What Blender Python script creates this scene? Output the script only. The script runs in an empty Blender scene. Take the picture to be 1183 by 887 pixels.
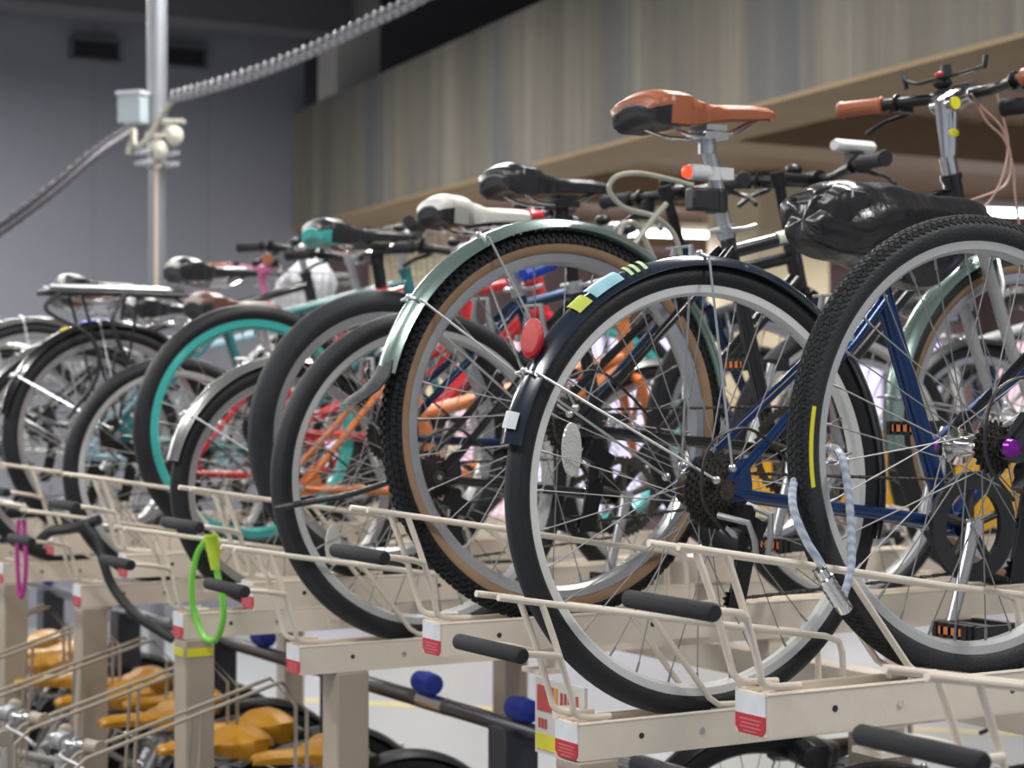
import bpy, bmesh, math, random
from math import sin, cos, pi, sqrt, atan2, radians
from mathutils import Vector, Matrix
random.seed(7)
C = bpy.context.scene.collection
SC = bpy.context.scene
HC = 1.70                       # camera height; x = along a tray, away from the aisle; y = along the row of racks
F, CX, HY = 2240.0, 591.5, 455.0
# ------------------------------------------------------------------ camera, world, exposure
cam = bpy.data.cameras.new('camera'); co = bpy.data.objects.new('camera', cam); C.objects.link(co)
co.location = (0, 0, HC)
co.rotation_euler = Vector((.5, .8660254, math.tan(radians(.294)))).to_track_quat('-Z', 'Y').to_euler()
cam.lens = F / 1183 * 36; cam.sensor_width = 36; cam.clip_end = 200
cam.dof.use_dof = True; cam.dof.focus_distance = 2.75; cam.dof.aperture_fstop = 6.0
SC.camera = co
SC.view_settings.view_transform = 'Standard'; SC.view_settings.look = 'None'
SC.view_settings.gamma = 1; SC.view_settings.use_curve_mapping = False
SC.view_settings.exposure = 0.50
w = bpy.data.worlds.new('world'); SC.world = w; w.use_nodes = True
w.node_tree.nodes['Background'].inputs[0].default_value = (.80, .87, 1.0, 1)
w.node_tree.nodes['Background'].inputs[1].default_value = .30
LAMPS = [(-.6, 1.5, 4.0), (-.6, 4.6, 4.0), (-.6, 7.7, 4.0), (3.1, .6, 4.0), (3.1, 3.7, 4.0), (3.1, 6.8, 4.0), (3.1, 9.9, 4.0)]
WALL_FILL_LAMPS = [(-5.2, 11.0, 4.1), (-2.6, 11.0, 4.1), (0.0, 11.0, 4.1), (2.6, 11.0, 4.1)]; WALL_FILL_W = 105.0  # unseen lamps added to brighten the back wall towards its foot
LAMP_W = 60.0

# ------------------------------------------------------------------ materials
MATS = {}
def mat(name, col, rough=.5, metal=0., bump=0., bscale=60., var=.0, vscale=8., emit=None, estr=0., spec=.5, trans=0., coat=0., alpha=1.):
    if name in MATS: return MATS[name]
    m = bpy.data.materials.new(name); m.use_nodes = True; nt = m.node_tree; b = nt.nodes['Principled BSDF']
    b.inputs['Base Color'].default_value = (*col, 1); b.inputs['Roughness'].default_value = rough
    b.inputs['Metallic'].default_value = metal; b.inputs['Specular IOR Level'].default_value = spec
    b.inputs['Transmission Weight'].default_value = trans; b.inputs['Coat Weight'].default_value = coat
    b.inputs['Alpha'].default_value = alpha
    tc = nt.nodes.new('ShaderNodeTexCoord')
    n = nt.nodes.new('ShaderNodeTexNoise'); n.inputs['Scale'].default_value = vscale; n.inputs['Detail'].default_value = 4
    nt.links.new(tc.outputs['Object'], n.inputs['Vector'])
    mx = nt.nodes.new('ShaderNodeMix'); mx.data_type = 'RGBA'
    v = max(var, .06)
    mx.inputs[6].default_value = (*[c * (1 - v) for c in col], 1); mx.inputs[7].default_value = (*[min(1, c * (1 + v)) for c in col], 1)
    nt.links.new(n.outputs['Fac'], mx.inputs[0]); nt.links.new(mx.outputs[2], b.inputs['Base Color'])
    if bump:
        n2 = nt.nodes.new('ShaderNodeTexNoise'); n2.inputs['Scale'].default_value = bscale; n2.inputs['Detail'].default_value = 3
        nt.links.new(tc.outputs['Object'], n2.inputs['Vector'])
        bp = nt.nodes.new('ShaderNodeBump'); bp.inputs['Strength'].default_value = bump; bp.inputs['Distance'].default_value = .01
        nt.links.new(n2.outputs['Fac'], bp.inputs['Height']); nt.links.new(bp.outputs['Normal'], b.inputs['Normal'])
    if emit:
        b.inputs['Emission Color'].default_value = (*emit, 1); b.inputs['Emission Strength'].default_value = estr
    MATS[name] = m; return m

def tread_mat(name, col, kind):
    if name in MATS: return MATS[name]
    m = mat(name, col, .62, spec=.35); nt = m.node_tree; b = nt.nodes['Principled BSDF']
    uv = nt.nodes.new('ShaderNodeUVMap'); mp = nt.nodes.new('ShaderNodeMapping'); nt.links.new(uv.outputs[0], mp.inputs[0])
    br = nt.nodes.new('ShaderNodeTexBrick')
    if kind == 'knobby':
        mp.inputs['Scale'].default_value = (100, 100, 1); br.inputs['Scale'].default_value = 1
        br.inputs['Brick Width'].default_value = .9; br.inputs['Row Height'].default_value = .75; br.inputs['Mortar Size'].default_value = .16; dist = .004
    elif kind == 'zigzag':
        mp.inputs['Scale'].default_value = (110, 110, 1); mp.inputs['Rotation'].default_value = (0, 0, .6); br.inputs['Scale'].default_value = 1
        br.inputs['Brick Width'].default_value = 1.0; br.inputs['Row Height'].default_value = .45; br.inputs['Mortar Size'].default_value = .09; dist = .0022
    else:
        mp.inputs['Scale'].default_value = (60, 60, 1); br.inputs['Scale'].default_value = 1
        br.inputs['Brick Width'].default_value = .7; br.inputs['Row Height'].default_value = 1.3; br.inputs['Mortar Size'].default_value = .05; dist = .0015
    nt.links.new(mp.outputs[0], br.inputs[0])
    for i, c in (('Color1', 1), ('Color2', .9), ('Mortar', 0)): br.inputs[i].default_value = (c, c, c, 1)
    bp = nt.nodes.new('ShaderNodeBump'); bp.inputs['Strength'].default_value = 1; bp.inputs['Distance'].default_value = dist
    nt.links.new(br.outputs['Color'], bp.inputs['Height']); nt.links.new(bp.outputs['Normal'], b.inputs['Normal'])
    return m

RUB = mat('tyre_rubber', (.013, .0145, .018), .5, bump=.15, bscale=300, var=.2, spec=.4)
RUBG = mat('tyre_rubber_worn', (.026, .028, .032), .55, bump=.2, bscale=250, var=.25, spec=.35)
TAN = mat('gum_sidewall', (.30, .19, .11), .7, var=.2, vscale=40)
TR_KNOB = tread_mat('knobby_tread', (.022, .024, .028), 'knobby')
TR_ZIG = tread_mat('zigzag_tread', (.034, .038, .042), 'zigzag')
TR_ROAD = tread_mat('road_tread', (.020, .024, .030), 'road')
ALU = mat('brushed_aluminium', (.62, .63, .65), .32, .9, var=.12, vscale=30)
ALUM = mat('matt_grey_rim', (.56, .57, .57), .45, .3, var=.08, vscale=30)
CHROME = mat('chrome', (.80, .80, .80), .14, 1., var=.06)
STEEL = mat('spoke_steel', (.33, .33, .33), .55, .8, var=.15, vscale=50)
RUSTY = mat('rusty_spoke', (.25, .15, .09), .6, .5, var=.4, vscale=60)
BLK = mat('black_gloss_paint', (.012, .012, .014), .22, 0, spec=.6, coat=.4)
BPL = mat('black_plastic', (.020, .021, .024), .42, 0, bump=.1, bscale=200)
BMET = mat('black_metal', (.03, .03, .032), .35, .6, var=.3, vscale=40)
GREASE = mat('greasy_steel', (.075, .068, .060), .45, .7, bump=.3, bscale=300, var=.5, vscale=60)
GRIP = mat('black_foam_grip', (.013, .014, .018), .75, bump=.4, bscale=500, var=.2)
BRN = mat('brown_leather', (.36, .115, .055), .38, bump=.12, bscale=120, var=.15, vscale=12, spec=.45)
BRND = mat('dark_brown_leather', (.12, .05, .035), .45, bump=.1, bscale=100, var=.2)
BLEA = mat('black_vinyl', (.020, .021, .024), .33, bump=.1, bscale=90)
WLEA = mat('white_vinyl', (.66, .65, .60), .45, bump=.1, bscale=90, var=.08)
TEAL = mat('teal_paint', (.06, .50, .47), .3, .1, coat=.3)
RED = mat('red_paint', (.52, .02, .03), .3, coat=.3)
ORG = mat('orange_paint', (.72, .22, .06), .35, coat=.3)
NAVY = mat('navy_metallic_paint', (.012, .035, .085), .25, .5, coat=.5)
BLUE = mat('blue_metallic_paint', (.010, .045, .16), .28, .5, coat=.5)
BLU2 = mat('bright_blue_plastic', (.01, .06, .50), .35)
WHP = mat('white_paint', (.72, .73, .74), .35, coat=.2)
GREY = mat('grey_paint', (.33, .34, .35), .4, .3)
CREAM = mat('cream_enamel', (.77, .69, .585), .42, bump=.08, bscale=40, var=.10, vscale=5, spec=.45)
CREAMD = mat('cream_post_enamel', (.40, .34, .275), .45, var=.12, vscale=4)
PGREEN = mat('green_silver_fender', (.34, .46, .42), .25, .75, var=.1)
SILF = mat('silver_fender_metal', (.52, .54, .52), .25, .85, var=.1)
SMOKE = mat('smoky_navy_fender', (.018, .027, .045), .20, 0, spec=.7, coat=.5, var=.3)
REDL = mat('red_reflector', (.50, .004, .012), .2, bump=.3, bscale=400, coat=.6, emit=None)
WREF = mat('white_reflector', (.62, .62, .58), .25, bump=.6, bscale=400, coat=.5)
YEL = mat('yellow_sticker', (.78, .72, .03), .4)
ORS = mat('orange_saddle_vinyl', (.48, .22, .006), .4, var=.1)
LGRN = mat('lime_plastic', (.18, .62, .06), .35)
MAG = mat('magenta_cable', (.42, .03, .26), .45)
CABLE = mat('pinkish_cable', (.42, .27, .22), .45)
GCAB = mat('clear_grey_cable', (.38, .38, .32), .3, coat=.5)
LRED = mat('label_red', (.47, .025, .04), .5, var=.1, vscale=60)
LWHT = mat('label_white', (.66, .69, .72), .5, var=.12, vscale=50)
LTXT = mat('label_print', (.54, .17, .18), .5)
PURP = mat('purple_anodised', (.28, .03, .40), .3, .7)
DSTEEL = mat('dark_steel_post', (.055, .058, .075), .45, .3)

# ------------------------------------------------------------------ mesh builder
class MB:
    def __init__(s): s.v = []; s.f = []; s.m = []; s.uv = []
    def add(s, vs, fs, mi=0, uvs=None):
        o = len(s.v); s.v += [tuple(x) for x in vs]
        for i, f in enumerate(fs):
            s.f.append([o + k for k in f]); s.m.append(mi[i] if isinstance(mi, list) else mi)
            s.uv.append(uvs[i] if uvs else None)
        return s
    def box(s, c, d, mi=0, rot=None):
        vs = [Vector(((i & 1) - .5, ((i >> 1) & 1) - .5, ((i >> 2) & 1) - .5)) for i in range(8)]
        vs = [Vector((v.x * d[0], v.y * d[1], v.z * d[2])) for v in vs]
        if rot: vs = [rot @ v for v in vs]
        vs = [v + Vector(c) for v in vs]
        return s.add(vs, [(0, 2, 3, 1), (4, 5, 7, 6), (0, 1, 5, 4), (2, 6, 7, 3), (0, 4, 6, 2), (1, 3, 7, 5)], mi)
    def tube(s, pts, r, n=10, mi=0, closed=False, caps=True, flat=1.0):
        P = [Vector(p) for p in pts]; N = len(P); rr = r if isinstance(r, (list, tuple)) else [r] * N
        T = []
        for i in range(N):
            a = P[i - 1] if (i > 0 or closed) else P[i]; b = P[(i + 1) % N] if (i < N - 1 or closed) else P[i]
            T.append((b - a).normalized())
        up = Vector((0, 0, 1)) if abs(T[0].z) < .9 else Vector((0, 1, 0))
        nrm = T[0].cross(up).normalized(); rings = []
        for i in range(N):
            nrm = (nrm - T[i] * nrm.dot(T[i])).normalized(); bn = T[i].cross(nrm)
            rings.append([P[i] + nrm * cos(2 * pi * k / n) * rr[i] + bn * sin(2 * pi * k / n) * rr[i] * flat for k in range(n)])
        vs = [v for R_ in rings for v in R_]; fs = []
        for i in range(N if closed else N - 1):
            j = (i + 1) % N
            for k in range(n): fs.append((i * n + k, i * n + (k + 1) % n, j * n + (k + 1) % n, j * n + k))
        if caps and not closed: fs.append(tuple(range(n))[::-1]); fs.append(tuple((N - 1) * n + k for k in range(n)))
        return s.add(vs, fs, mi)
    def lathe(s, prof, o=(0, 0, 0), axis='y', n=24, mi=0):      # prof: (along, radius)
        vs = []; fs = []; o = Vector(o)
        for (a, r) in prof:
            for k in range(n):
                c, t = cos(2 * pi * k / n) * r, sin(2 * pi * k / n) * r
                vs.append(o + (Vector((c, a, t)) if axis == 'y' else Vector((a, c, t)) if axis == 'x' else Vector((c, t, a))))
        for i in range(len(prof) - 1):
            for k in range(n): fs.append((i * n + k, (i + 1) * n + k, (i + 1) * n + (k + 1) % n, i * n + (k + 1) % n))
        fs.append(tuple(range(n))); fs.append(tuple((len(prof) - 1) * n + k for k in range(n))[::-1])
        return s.add(vs, fs, mi)
    def sweep(s, prof, R, a0=0, a1=2 * pi, n=96, closed=True, mi=0, pmi=None, cap=False, jit=None, o=(0, 0, 0)):
        # prof: (radial offset, y) swept round the y axis; closed = closed profile
        full = abs(a1 - a0 - 2 * pi) < 1e-6; m = len(prof); vs = []; fs = []; ms = []; uvs = []
        L = [0]
        for i in range(m): 
            a, b = prof[i], prof[(i + 1) % m]; L.append(L[-1] + math.hypot(a[0] - b[0], a[1] - b[1]))
        K = n if full else n + 1
        for i in range(K):
            a = a0 + (a1 - a0) * i / n
            for (dr, y) in prof:
                r = R + dr
                vs.append((o[0] + cos(a) * r, o[1] + y, o[2] + sin(a) * r))
        for i in range(n):
            j = (i + 1) % K
            for k in range(m if closed else m - 1):
                kk = (k + 1) % m
                fs.append((i * m + k, j * m + k, j * m + kk, i * m + kk)); ms.append(pmi[k] if pmi else mi)
                u0, u1 = (a0 + (a1 - a0) * i / n) * R, (a0 + (a1 - a0) * (i + 1) / n) * R
                uvs.append([(u0, L[k]), (u1, L[k]), (u1, L[k + 1]), (u0, L[k + 1])])
        if cap and not full and closed:
            fs += [tuple(range(m))[::-1], tuple((K - 1) * m + k for k in range(m))]; ms += [mi, mi]; uvs += [None, None]
        return s.add(vs, fs, ms, uvs)
    def gear(s, r, teeth, y, th, mi=0, tooth=.004, hole=0, o=(0, 0, 0)):
        n = teeth * 4; ring = []
        for k in range(n):
            rr = r if k % 4 in (0, 1) else r - tooth
            a = 2 * pi * k / n; ring.append((cos(a) * rr, sin(a) * rr))
        vs = [(o[0] + x, o[1] + y, o[2] + z) for x, z in ring] + [(o[0] + x, o[1] + y + th, o[2] + z) for x, z in ring]
        fs = [(k, (k + 1) % n, n + (k + 1) % n, n + k) for k in range(n)]
        if hole:
            b = len(vs)
            for yy in (y, y + th):
                for k in range(n): a = 2 * pi * k / n; vs.append((o[0] + cos(a) * hole, o[1] + yy, o[2] + sin(a) * hole))
            for k in range(n):
                q = (k + 1) % n
                fs += [(k, b + k, b + q, q), (n + k, n + q, b + n + q, b + n + k), (b + k, b + n + k, b + n + q, b + q)]
        else: fs += [tuple(range(n)), tuple(range(n, 2 * n))[::-1]]
        return s.add(vs, fs, mi)
    def prism(s, poly, y0, y1, mi=0, o=(0, 0, 0)):               # poly in x,z extruded along y
        n = len(poly); vs = [(o[0] + x, o[1] + y0, o[2] + z) for x, z in poly] + [(o[0] + x, o[1] + y1, o[2] + z) for x, z in poly]
        return s.add(vs, [tuple(range(n)), tuple(range(n, 2 * n))[::-1]] + [(k, n + k, n + (k + 1) % n, (k + 1) % n) for k in range(n)], mi)
    def ball(s, c, r, mi=0, n=12):
        prof = [(-cos(pi * i / n) , sin(pi * i / n)) for i in range(1, n)]
        sx = r if isinstance(r, (tuple, list)) else (r, r, r); vs = []; fs = []; k2 = n * 2
        for (a, q) in prof:
            for k in range(k2): vs.append((c[0] + cos(2 * pi * k / k2) * q * sx[0], c[1] + sin(2 * pi * k / k2) * q * sx[1], c[2] + a * sx[2]))
        for i in range(len(prof) - 1):
            for k in range(k2): fs.append((i * k2 + k, i * k2 + (k + 1) % k2, (i + 1) * k2 + (k + 1) % k2, (i + 1) * k2 + k))
        fs += [tuple(range(k2))[::-1], tuple((len(prof) - 1) * k2 + k for k in range(k2))]
        return s.add(vs, fs, mi)
    def loft(s, rings, mi=0, pmi=None, caps=True):
        m = len(rings[0]); vs = [v for r in rings for v in r]; fs = []; ms = []
        for i in range(len(rings) - 1):
            for k in range(m): fs.append((i * m + k, i * m + (k + 1) % m, (i + 1) * m + (k + 1) % m, (i + 1) * m + k)); ms.append(pmi[k] if pmi else mi)
        if caps: fs += [tuple(range(m))[::-1], tuple((len(rings) - 1) * m + k for k in range(m))]; ms += [pmi[-1] if pmi else mi] * 2
        return s.add(vs, fs, ms)
    def mesh(s, name, mats, ang=35):
        me = bpy.data.meshes.new(name); me.from_pydata(s.v, [], s.f)
        for m in (mats if isinstance(mats, (list, tuple)) else [mats]): me.materials.append(m)
        me.polygons.foreach_set('material_index', s.m)
        if any(s.uv):
            ul = me.uv_layers.new(name='UVMap'); i = 0
            for f, u in zip(s.f, s.uv):
                for k in range(len(f)):
                    if u: ul.data[i].uv = u[k]
                    i += 1
        bm = bmesh.new(); bm.from_mesh(me); bmesh.ops.recalc_face_normals(bm, faces=bm.faces); bm.to_mesh(me); bm.free()
        me.polygons.foreach_set('use_smooth', [True] * len(me.polygons)); me.set_sharp_from_angle(angle=radians(ang))
        return me
    def build(s, name, mats, parent=None, loc=None, label=None, ang=35):
        o = bpy.data.objects.new(name, s.mesh(name, mats, ang)); C.objects.link(o)
        if parent: o.parent = parent
        if loc: o.location = loc
        if label: o['label'] = label
        return o
def tag(o, label, cat, group=None):
    o['label'] = label; o['category'] = cat
    if group: o['group'] = group
    return o
def thing(name, label, cat, loc=(0, 0, 0), rotz=0, group=None):
    o = bpy.data.objects.new(name, None); C.objects.link(o); o.location = loc; o.rotation_euler = (0, 0, rotz); o.empty_display_size = .1
    return tag(o, label, cat, group)
def empty(name, parent, loc=(0, 0, 0)):
    o = bpy.data.objects.new(name, None); C.objects.link(o); o.parent = parent; o.location = loc; o.empty_display_size = .05; return o
def inst(src, parent, loc=(0, 0, 0), rot=(0, 0, 0)):
    o = src.copy(); C.objects.link(o); o.parent = parent; o.location = loc; o.rotation_euler = rot; return o
def struct(o): o['kind'] = 'structure'; return o
def curve(pts, n=10):                                            # Catmull-Rom
    P = [Vector(p) for p in pts]; P = [P[0] * 2 - P[1]] + P + [P[-1] * 2 - P[-2]]; out = []
    for i in range(1, len(P) - 2):
        for k in range(n):
            t = k / n; a, b, c, d = P[i - 1], P[i], P[i + 1], P[i + 2]
            out.append(.5 * ((2 * b) + (c - a) * t + (2 * a - 5 * b + 4 * c - d) * t * t + (3 * b - 3 * c + d - a) * t ** 3))
    out.append(P[-2]); return out
def on(px, py, s):                                               # point of the upright plane y = s seen at that place of the photo
    k = (px - CX) / F; X = s * (.5 + .8660254 * k) / (.8660254 - .5 * k); return (X, s, HC + (HY - py) / F * (.5 * X + .8660254 * s))

# ------------------------------------------------------------------ setting
def node_mat(name, col, rough): 
    m = mat(name, col, rough); return m, m.node_tree, m.node_tree.nodes['Principled BSDF']
def streak_concrete(name, c1, c2, c3, axis_scale):
    m, nt, b = node_mat(name, c1, .85)
    tc = nt.nodes.new('ShaderNodeTexCoord'); mp = nt.nodes.new('ShaderNodeMapping'); mp.inputs['Scale'].default_value = axis_scale
    nt.links.new(tc.outputs['Object'], mp.inputs[0])
    n = nt.nodes.new('ShaderNodeTexNoise'); n.inputs['Scale'].default_value = 1.0; n.inputs['Detail'].default_value = 5; n.inputs['Roughness'].default_value = .6
    nt.links.new(mp.outputs[0], n.inputs[0])
    r = nt.nodes.new('ShaderNodeValToRGB'); e = r.color_ramp.elements
    e[0].position = .33; e[0].color = (*c2, 1); e[1].position = .62; e[1].color = (*c3, 1); k = e.new(.5); k.color = (*c1, 1)
    nt.links.new(n.outputs['Fac'], r.inputs[0]); nt.links.new(r.outputs[0], b.inputs['Base Color'])
    return m
BEAM = streak_concrete('board_marked_concrete', (.150, .134, .108), (.095, .086, .075), (.200, .182, .148), (2.2, .3, .12))
nt = BEAM.node_tree; b = nt.nodes['Principled BSDF']; tc = nt.nodes.new('ShaderNodeTexCoord')
def streaks(scale, lo, hi):
    mp = nt.nodes.new('ShaderNodeMapping'); mp.inputs['Scale'].default_value = scale; nt.links.new(tc.outputs['Object'], mp.inputs[0])
    n = nt.nodes.new('ShaderNodeTexNoise'); n.inputs['Scale'].default_value = 1; n.inputs['Detail'].default_value = 3; nt.links.new(mp.outputs[0], n.inputs[0])
    q = nt.nodes.new('ShaderNodeMapRange'); q.inputs[1].default_value = lo; q.inputs[2].default_value = hi; nt.links.new(n.outputs['Fac'], q.inputs[0]); return q
src = b.inputs['Base Color'].links[0].from_socket
for sc, lo, hi, c, amt in (((1.3, .3, .10), .50, .66, (.085, .095, .112), .85), ((5.5, .3, .25), .55, .72, (.22, .20, .17), .6), ((9., .3, .3), .56, .66, (.12, .115, .11), .6)):
    q = streaks(sc, lo, hi); mm = nt.nodes.new('ShaderNodeMath'); mm.operation = 'MULTIPLY'; mm.inputs[1].default_value = amt; nt.links.new(q.outputs[0], mm.inputs[0])
    mx = nt.nodes.new('ShaderNodeMix'); mx.data_type = 'RGBA'; nt.links.new(mm.outputs[0], mx.inputs[0]); nt.links.new(src, mx.inputs[6]); mx.inputs[7].default_value = (*c, 1); src = mx.outputs[2]
nt.links.new(src, b.inputs['Base Color'])
CEIL = mat('dark_ceiling_paint', (.10, .095, .11), .8, var=.15, vscale=1)
LOWC = mat('brown_soffit', (.27, .18, .11), .6, var=.15, vscale=1)
FLOOR = mat('grey_sealed_concrete', (.34, .36, .38), .35, bump=.05, bscale=4, var=.08, vscale=1.2)
COL = mat('cream_column_paint', (.62, .53, .36), .6, var=.05)
WALL, nt, b = node_mat('blue_grey_metal_panel', (.255, .265, .31), .55)
tc = nt.nodes.new('ShaderNodeTexCoord'); br = nt.nodes.new('ShaderNodeTexBrick'); mp = nt.nodes.new('ShaderNodeMapping')
mp.inputs['Rotation'].default_value = (pi / 2, 0, 0); nt.links.new(tc.outputs['Object'], mp.inputs[0]); nt.links.new(mp.outputs[0], br.inputs[0])
br.offset = 0; br.inputs['Scale'].default_value = 1; br.inputs['Brick Width'].default_value = .9; br.inputs['Row Height'].default_value = 30; br.inputs['Mortar Size'].default_value = .012
br.inputs['Color1'].default_value = (.20, .205, .245, 1); br.inputs['Color2'].default_value = (.207, .212, .252, 1); br.inputs['Mortar'].default_value = (.175, .18, .218, 1)
nt.links.new(br.outputs['Color'], b.inputs['Base Color'])

f = MB(); f.box((6, 9, -.05), (30, 26, .1)); struct(f.build('floor', FLOOR))
f = MB(); f.box((-1.2, 14.1, 2.35), (14.8, .2, 4.7)); struct(f.build('wall_back', WALL))
f = MB(); f.box((-8.6, 9, 2.35), (.2, 10.2, 4.7)); struct(f.build('wall_left', WALL))
f = MB(); f.box((1.9, 9, 4.75), (21, 26, .1)); struct(f.build('ceiling', CEIL))
f = MB()                                                          # dropped girders under the high ceiling
f.box((-1.2, 13.1, 4.52), (14.6, .35, .36)); struct(f.build('trim_1', CEIL))
GIRD = mat('pale_girder_concrete', (.30, .28, .25), .8, var=.15)
f = MB(); f.box((-1.0, 10.2, 4.55), (15, .5, .3)); struct(f.build('trim_2', GIRD))
# the long beam, its face swinging slightly across the row
bdir = Vector((6.09 - 5.06, 14 - 5.1, 0)).normalized(); ang = atan2(bdir.y, bdir.x)
f = MB(); f.box((0, -.25, 0), (17, .5, .89))
bo = f.build('trim_3', BEAM); struct(bo); mid = Vector((6.09, 14, 0)) - bdir * 8.5
bo.location = (mid.x, mid.y, HC + 1.30 + .445); bo.rotation_euler = (0, 0, ang)
STUB = mat('pale_column_paint', (.45, .43, .40), .8)
f = MB(); 
for d in (13.2, 7.6): p = Vector((6.3, 14, 0)) - bdir * (14 - d); f.box((p.x, p.y, HC + 2.19 + .42), (.35, .35, .83))
struct(f.build('trim_4', STUB))
def bx(y): return 6.09 - (14 - y) * .1157 + .45
LF = MB(); z0, z1 = HC + 1.57, HC + 1.67; q = [(bx(-4), -4), (18.4, -4), (18.4, 22), (bx(22), 22)]
LF.add([(x, y, z) for z in (z0, z1) for x, y in q], [(0, 3, 2, 1), (4, 5, 6, 7), (0, 1, 5, 4), (1, 2, 6, 5), (2, 3, 7, 6), (3, 0, 4, 7)]); struct(LF.build('trim_5', LOWC))
LF = MB(); LF.box((0, -.25, 0), (17, .498, .02)); o = LF.build('trim_10', mat('warm_lit_soffit_tan', (.27, .19, .10), .7, var=.2, vscale=2)); struct(o); mid = Vector((6.09, 14, 0)) - bdir * 8.5; o.location = (mid.x, mid.y, HC + 1.29); o.rotation_euler = (0, 0, ang)  # beam underside: warm light from below put into the tan colour
f = MB()
for y in (2.2, 5.4, 8.6, 11.8, 15.0): f.box(((bx(y) + 18.3) / 2 + .05, y, HC + 1.47), (18.2 - bx(y), .45, .24))
struct(f.build('trim_6', LOWC))
f = MB(); f.box((8.6, 11.2, 1.6), (.62, .62, 3.2)); struct(f.build('trim_7', COL))
f = MB(); f.box((6.95, 13.6, 1.6), (.5, .5, 3.2)); struct(f.build('trim_8', COL))
f = MB(); f.box((12.4, 19.1, 1.65), (13, .2, 3.3)); struct(f.build('wall_right', mat('pink_grey_wall', (.42, .34, .33), .7)))
f = MB(); f.box((18.3, 9, 1.65), (.2, 26, 3.3)); struct(f.build('wall_far', mat('pink_grey_wall2', (.42, .34, .33), .7)))
LIT = mat('lit_lavender_glass', (.7, .68, .8), .3, emit=(.80, .74, 1.0), estr=.8)
LIT2 = mat('lit_pink_glass', (.8, .6, .65), .3, emit=(1.0, .68, .78), estr=.7)
FRM = mat('window_frame_paint', (.12, .11, .14), .5)
k = 0
for x in (8.0, 10.1, 12.2, 14.3, 16.4, 17.2)[:5]:
    k += 1; f = MB(); 
    for dx in (-.98, 0, .98): f.box((x + dx, 18.96, 1.35), (.06, .08, 2.1))
    for z in (.3, 1.3, 2.4): f.box((x, 18.96, z), (2.0, .08, .06))
    o = struct(f.build('window_%d' % k, FRM)); g = MB(); g.box((x - .49, 18.975, 1.35), (.92, .03, 2.04)); g.box((x + .49, 18.975, 1.35), (.92, .03, 2.04))
    g.build('pane', LIT if k % 2 else LIT2, o)
for y in (6.2, 8.5, 10.8, 13.1, 15.4, 17.7):
    k += 1; f = MB()
    for dy in (-1.1, 0, 1.1): f.box((18.16, y + dy, 1.35), (.08, .06, 2.1))
    for z in (.3, 1.3, 2.4): f.box((18.16, y, z), (.08, 2.25, .06))
    o = struct(f.build('window_%d' % k, FRM)); g = MB(); g.box((18.175, y - .55, 1.35), (.03, 1.04, 2.04)); g.box((18.175, y + .55, 1.35), (.03, 1.04, 2.04))
    g.build('pane', LIT2 if k % 2 else LIT, o)
f = MB(); f.box((-1.0, 13.985, 1.79), (14.4, .03, .035)); struct(f.build('trim_9', mat('wall_conduit_paint', (.16, .17, .19), .5)))
VENT = mat('vent_black', (.025, .025, .03), .6)
for px, py, lab in ((110, 57, 'dark louvred vent high on the back wall, left of the pole'), (211, 65, 'dark louvred vent high on the back wall, right of the pole')):
    X, _, z = on(px, py, 13.95); t = thing('wall_vent', lab, 'vent', (X, 13.97, z))
    f = MB(); f.box((0, 0, 0), (.33, .03, .13)); f.build('backing', VENT, t)
    f = MB(); 
    for zz in (-.075, .075): f.box((0, -.01, zz), (.38, .05, .02))
    for xx in (-.18, .18): f.box((xx, -.01, 0), (.02, .05, .15))
    f.build('frame', mat('vent_frame', (.10, .105, .125), .5), t)
    f = MB()
    for i in range(5): f.box((0, -.02, -.05 + .025 * i), (.33, .03, .004), rot=Matrix.Rotation(.6, 3, 'X'))
    f.build('slat', VENT, t)
# yellow floor lines
YL = mat('yellow_floor_paint', (.62, .52, .18), .5)
for (x0, y0, x1, y1, lab) in ((1.8, 12.6, 8.5, 5.6, 'faded yellow line painted on the grey floor behind the racks'), (7.0, 5.4, 9.6, 9.0, 'short faded yellow line painted on the floor at the right')):
    d = Vector((x1 - x0, y1 - y0, 0)); f = MB(); f.box((0, 0, .001), (d.length, .08, .003)); o = f.build('floor_line', YL); o.location = ((x0 + x1) / 2, (y0 + y1) / 2, .001); o.rotation_euler.z = atan2(d.y, d.x); tag(o, lab, 'floor marking')

# ------------------------------------------------------------------ lamps
TUBE = mat('fluorescent_tube', (1, 1, 1), .5, emit=(.93, .97, 1.0), estr=6)
HOUS = mat('lamp_housing', (.6, .6, .6), .5)
def lamp(x, y, z, lab, power, rz=0, L=1.2, grp=None):
    t = thing('ceiling_light', lab, 'lamp', (x, y, z), rz, grp)
    f = MB(); f.box((0, 0, .05), (.16, L, .05)); f.tube([(0, -L * .4, .07), (0, -L * .4, (4.70 if z > 3.2 else HC + 1.57) - z)], .008, 6); f.tube([(0, L * .4, .07), (0, L * .4, (4.70 if z > 3.2 else HC + 1.57) - z)], .008, 6); f.build('housing', HOUS, t)
    for sx in (-.045, .045):
        f = MB(); f.tube([(sx, -L * .48, 0), (sx, L * .48, 0)], .016, 10); f.build('tube', TUBE, t)
    if power:
        l = bpy.data.lights.new('tube_glow', 'AREA'); l.shape = 'RECTANGLE'; l.size = .22; l.size_y = L; l.energy = power; l.color = (1.0, .97, .93)
        lo = bpy.data.objects.new('tube_glow', l); C.objects.link(lo); lo.parent = t; lo.location = (0, 0, -.03)
for (x, y, z) in WALL_FILL_LAMPS: lamp(x, y, z, 'unseen twin tube lamp added to brighten the back wall', WALL_FILL_W, rz=pi / 2, grp='added lamps that brighten the back wall', L=1.5)
for (x, y, z) in LAMPS: lamp(x, y, z, 'twin tube ceiling lamp hanging over the bicycle racks', LAMP_W, grp='hanging lamps over the racks', L=1.5)
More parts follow.
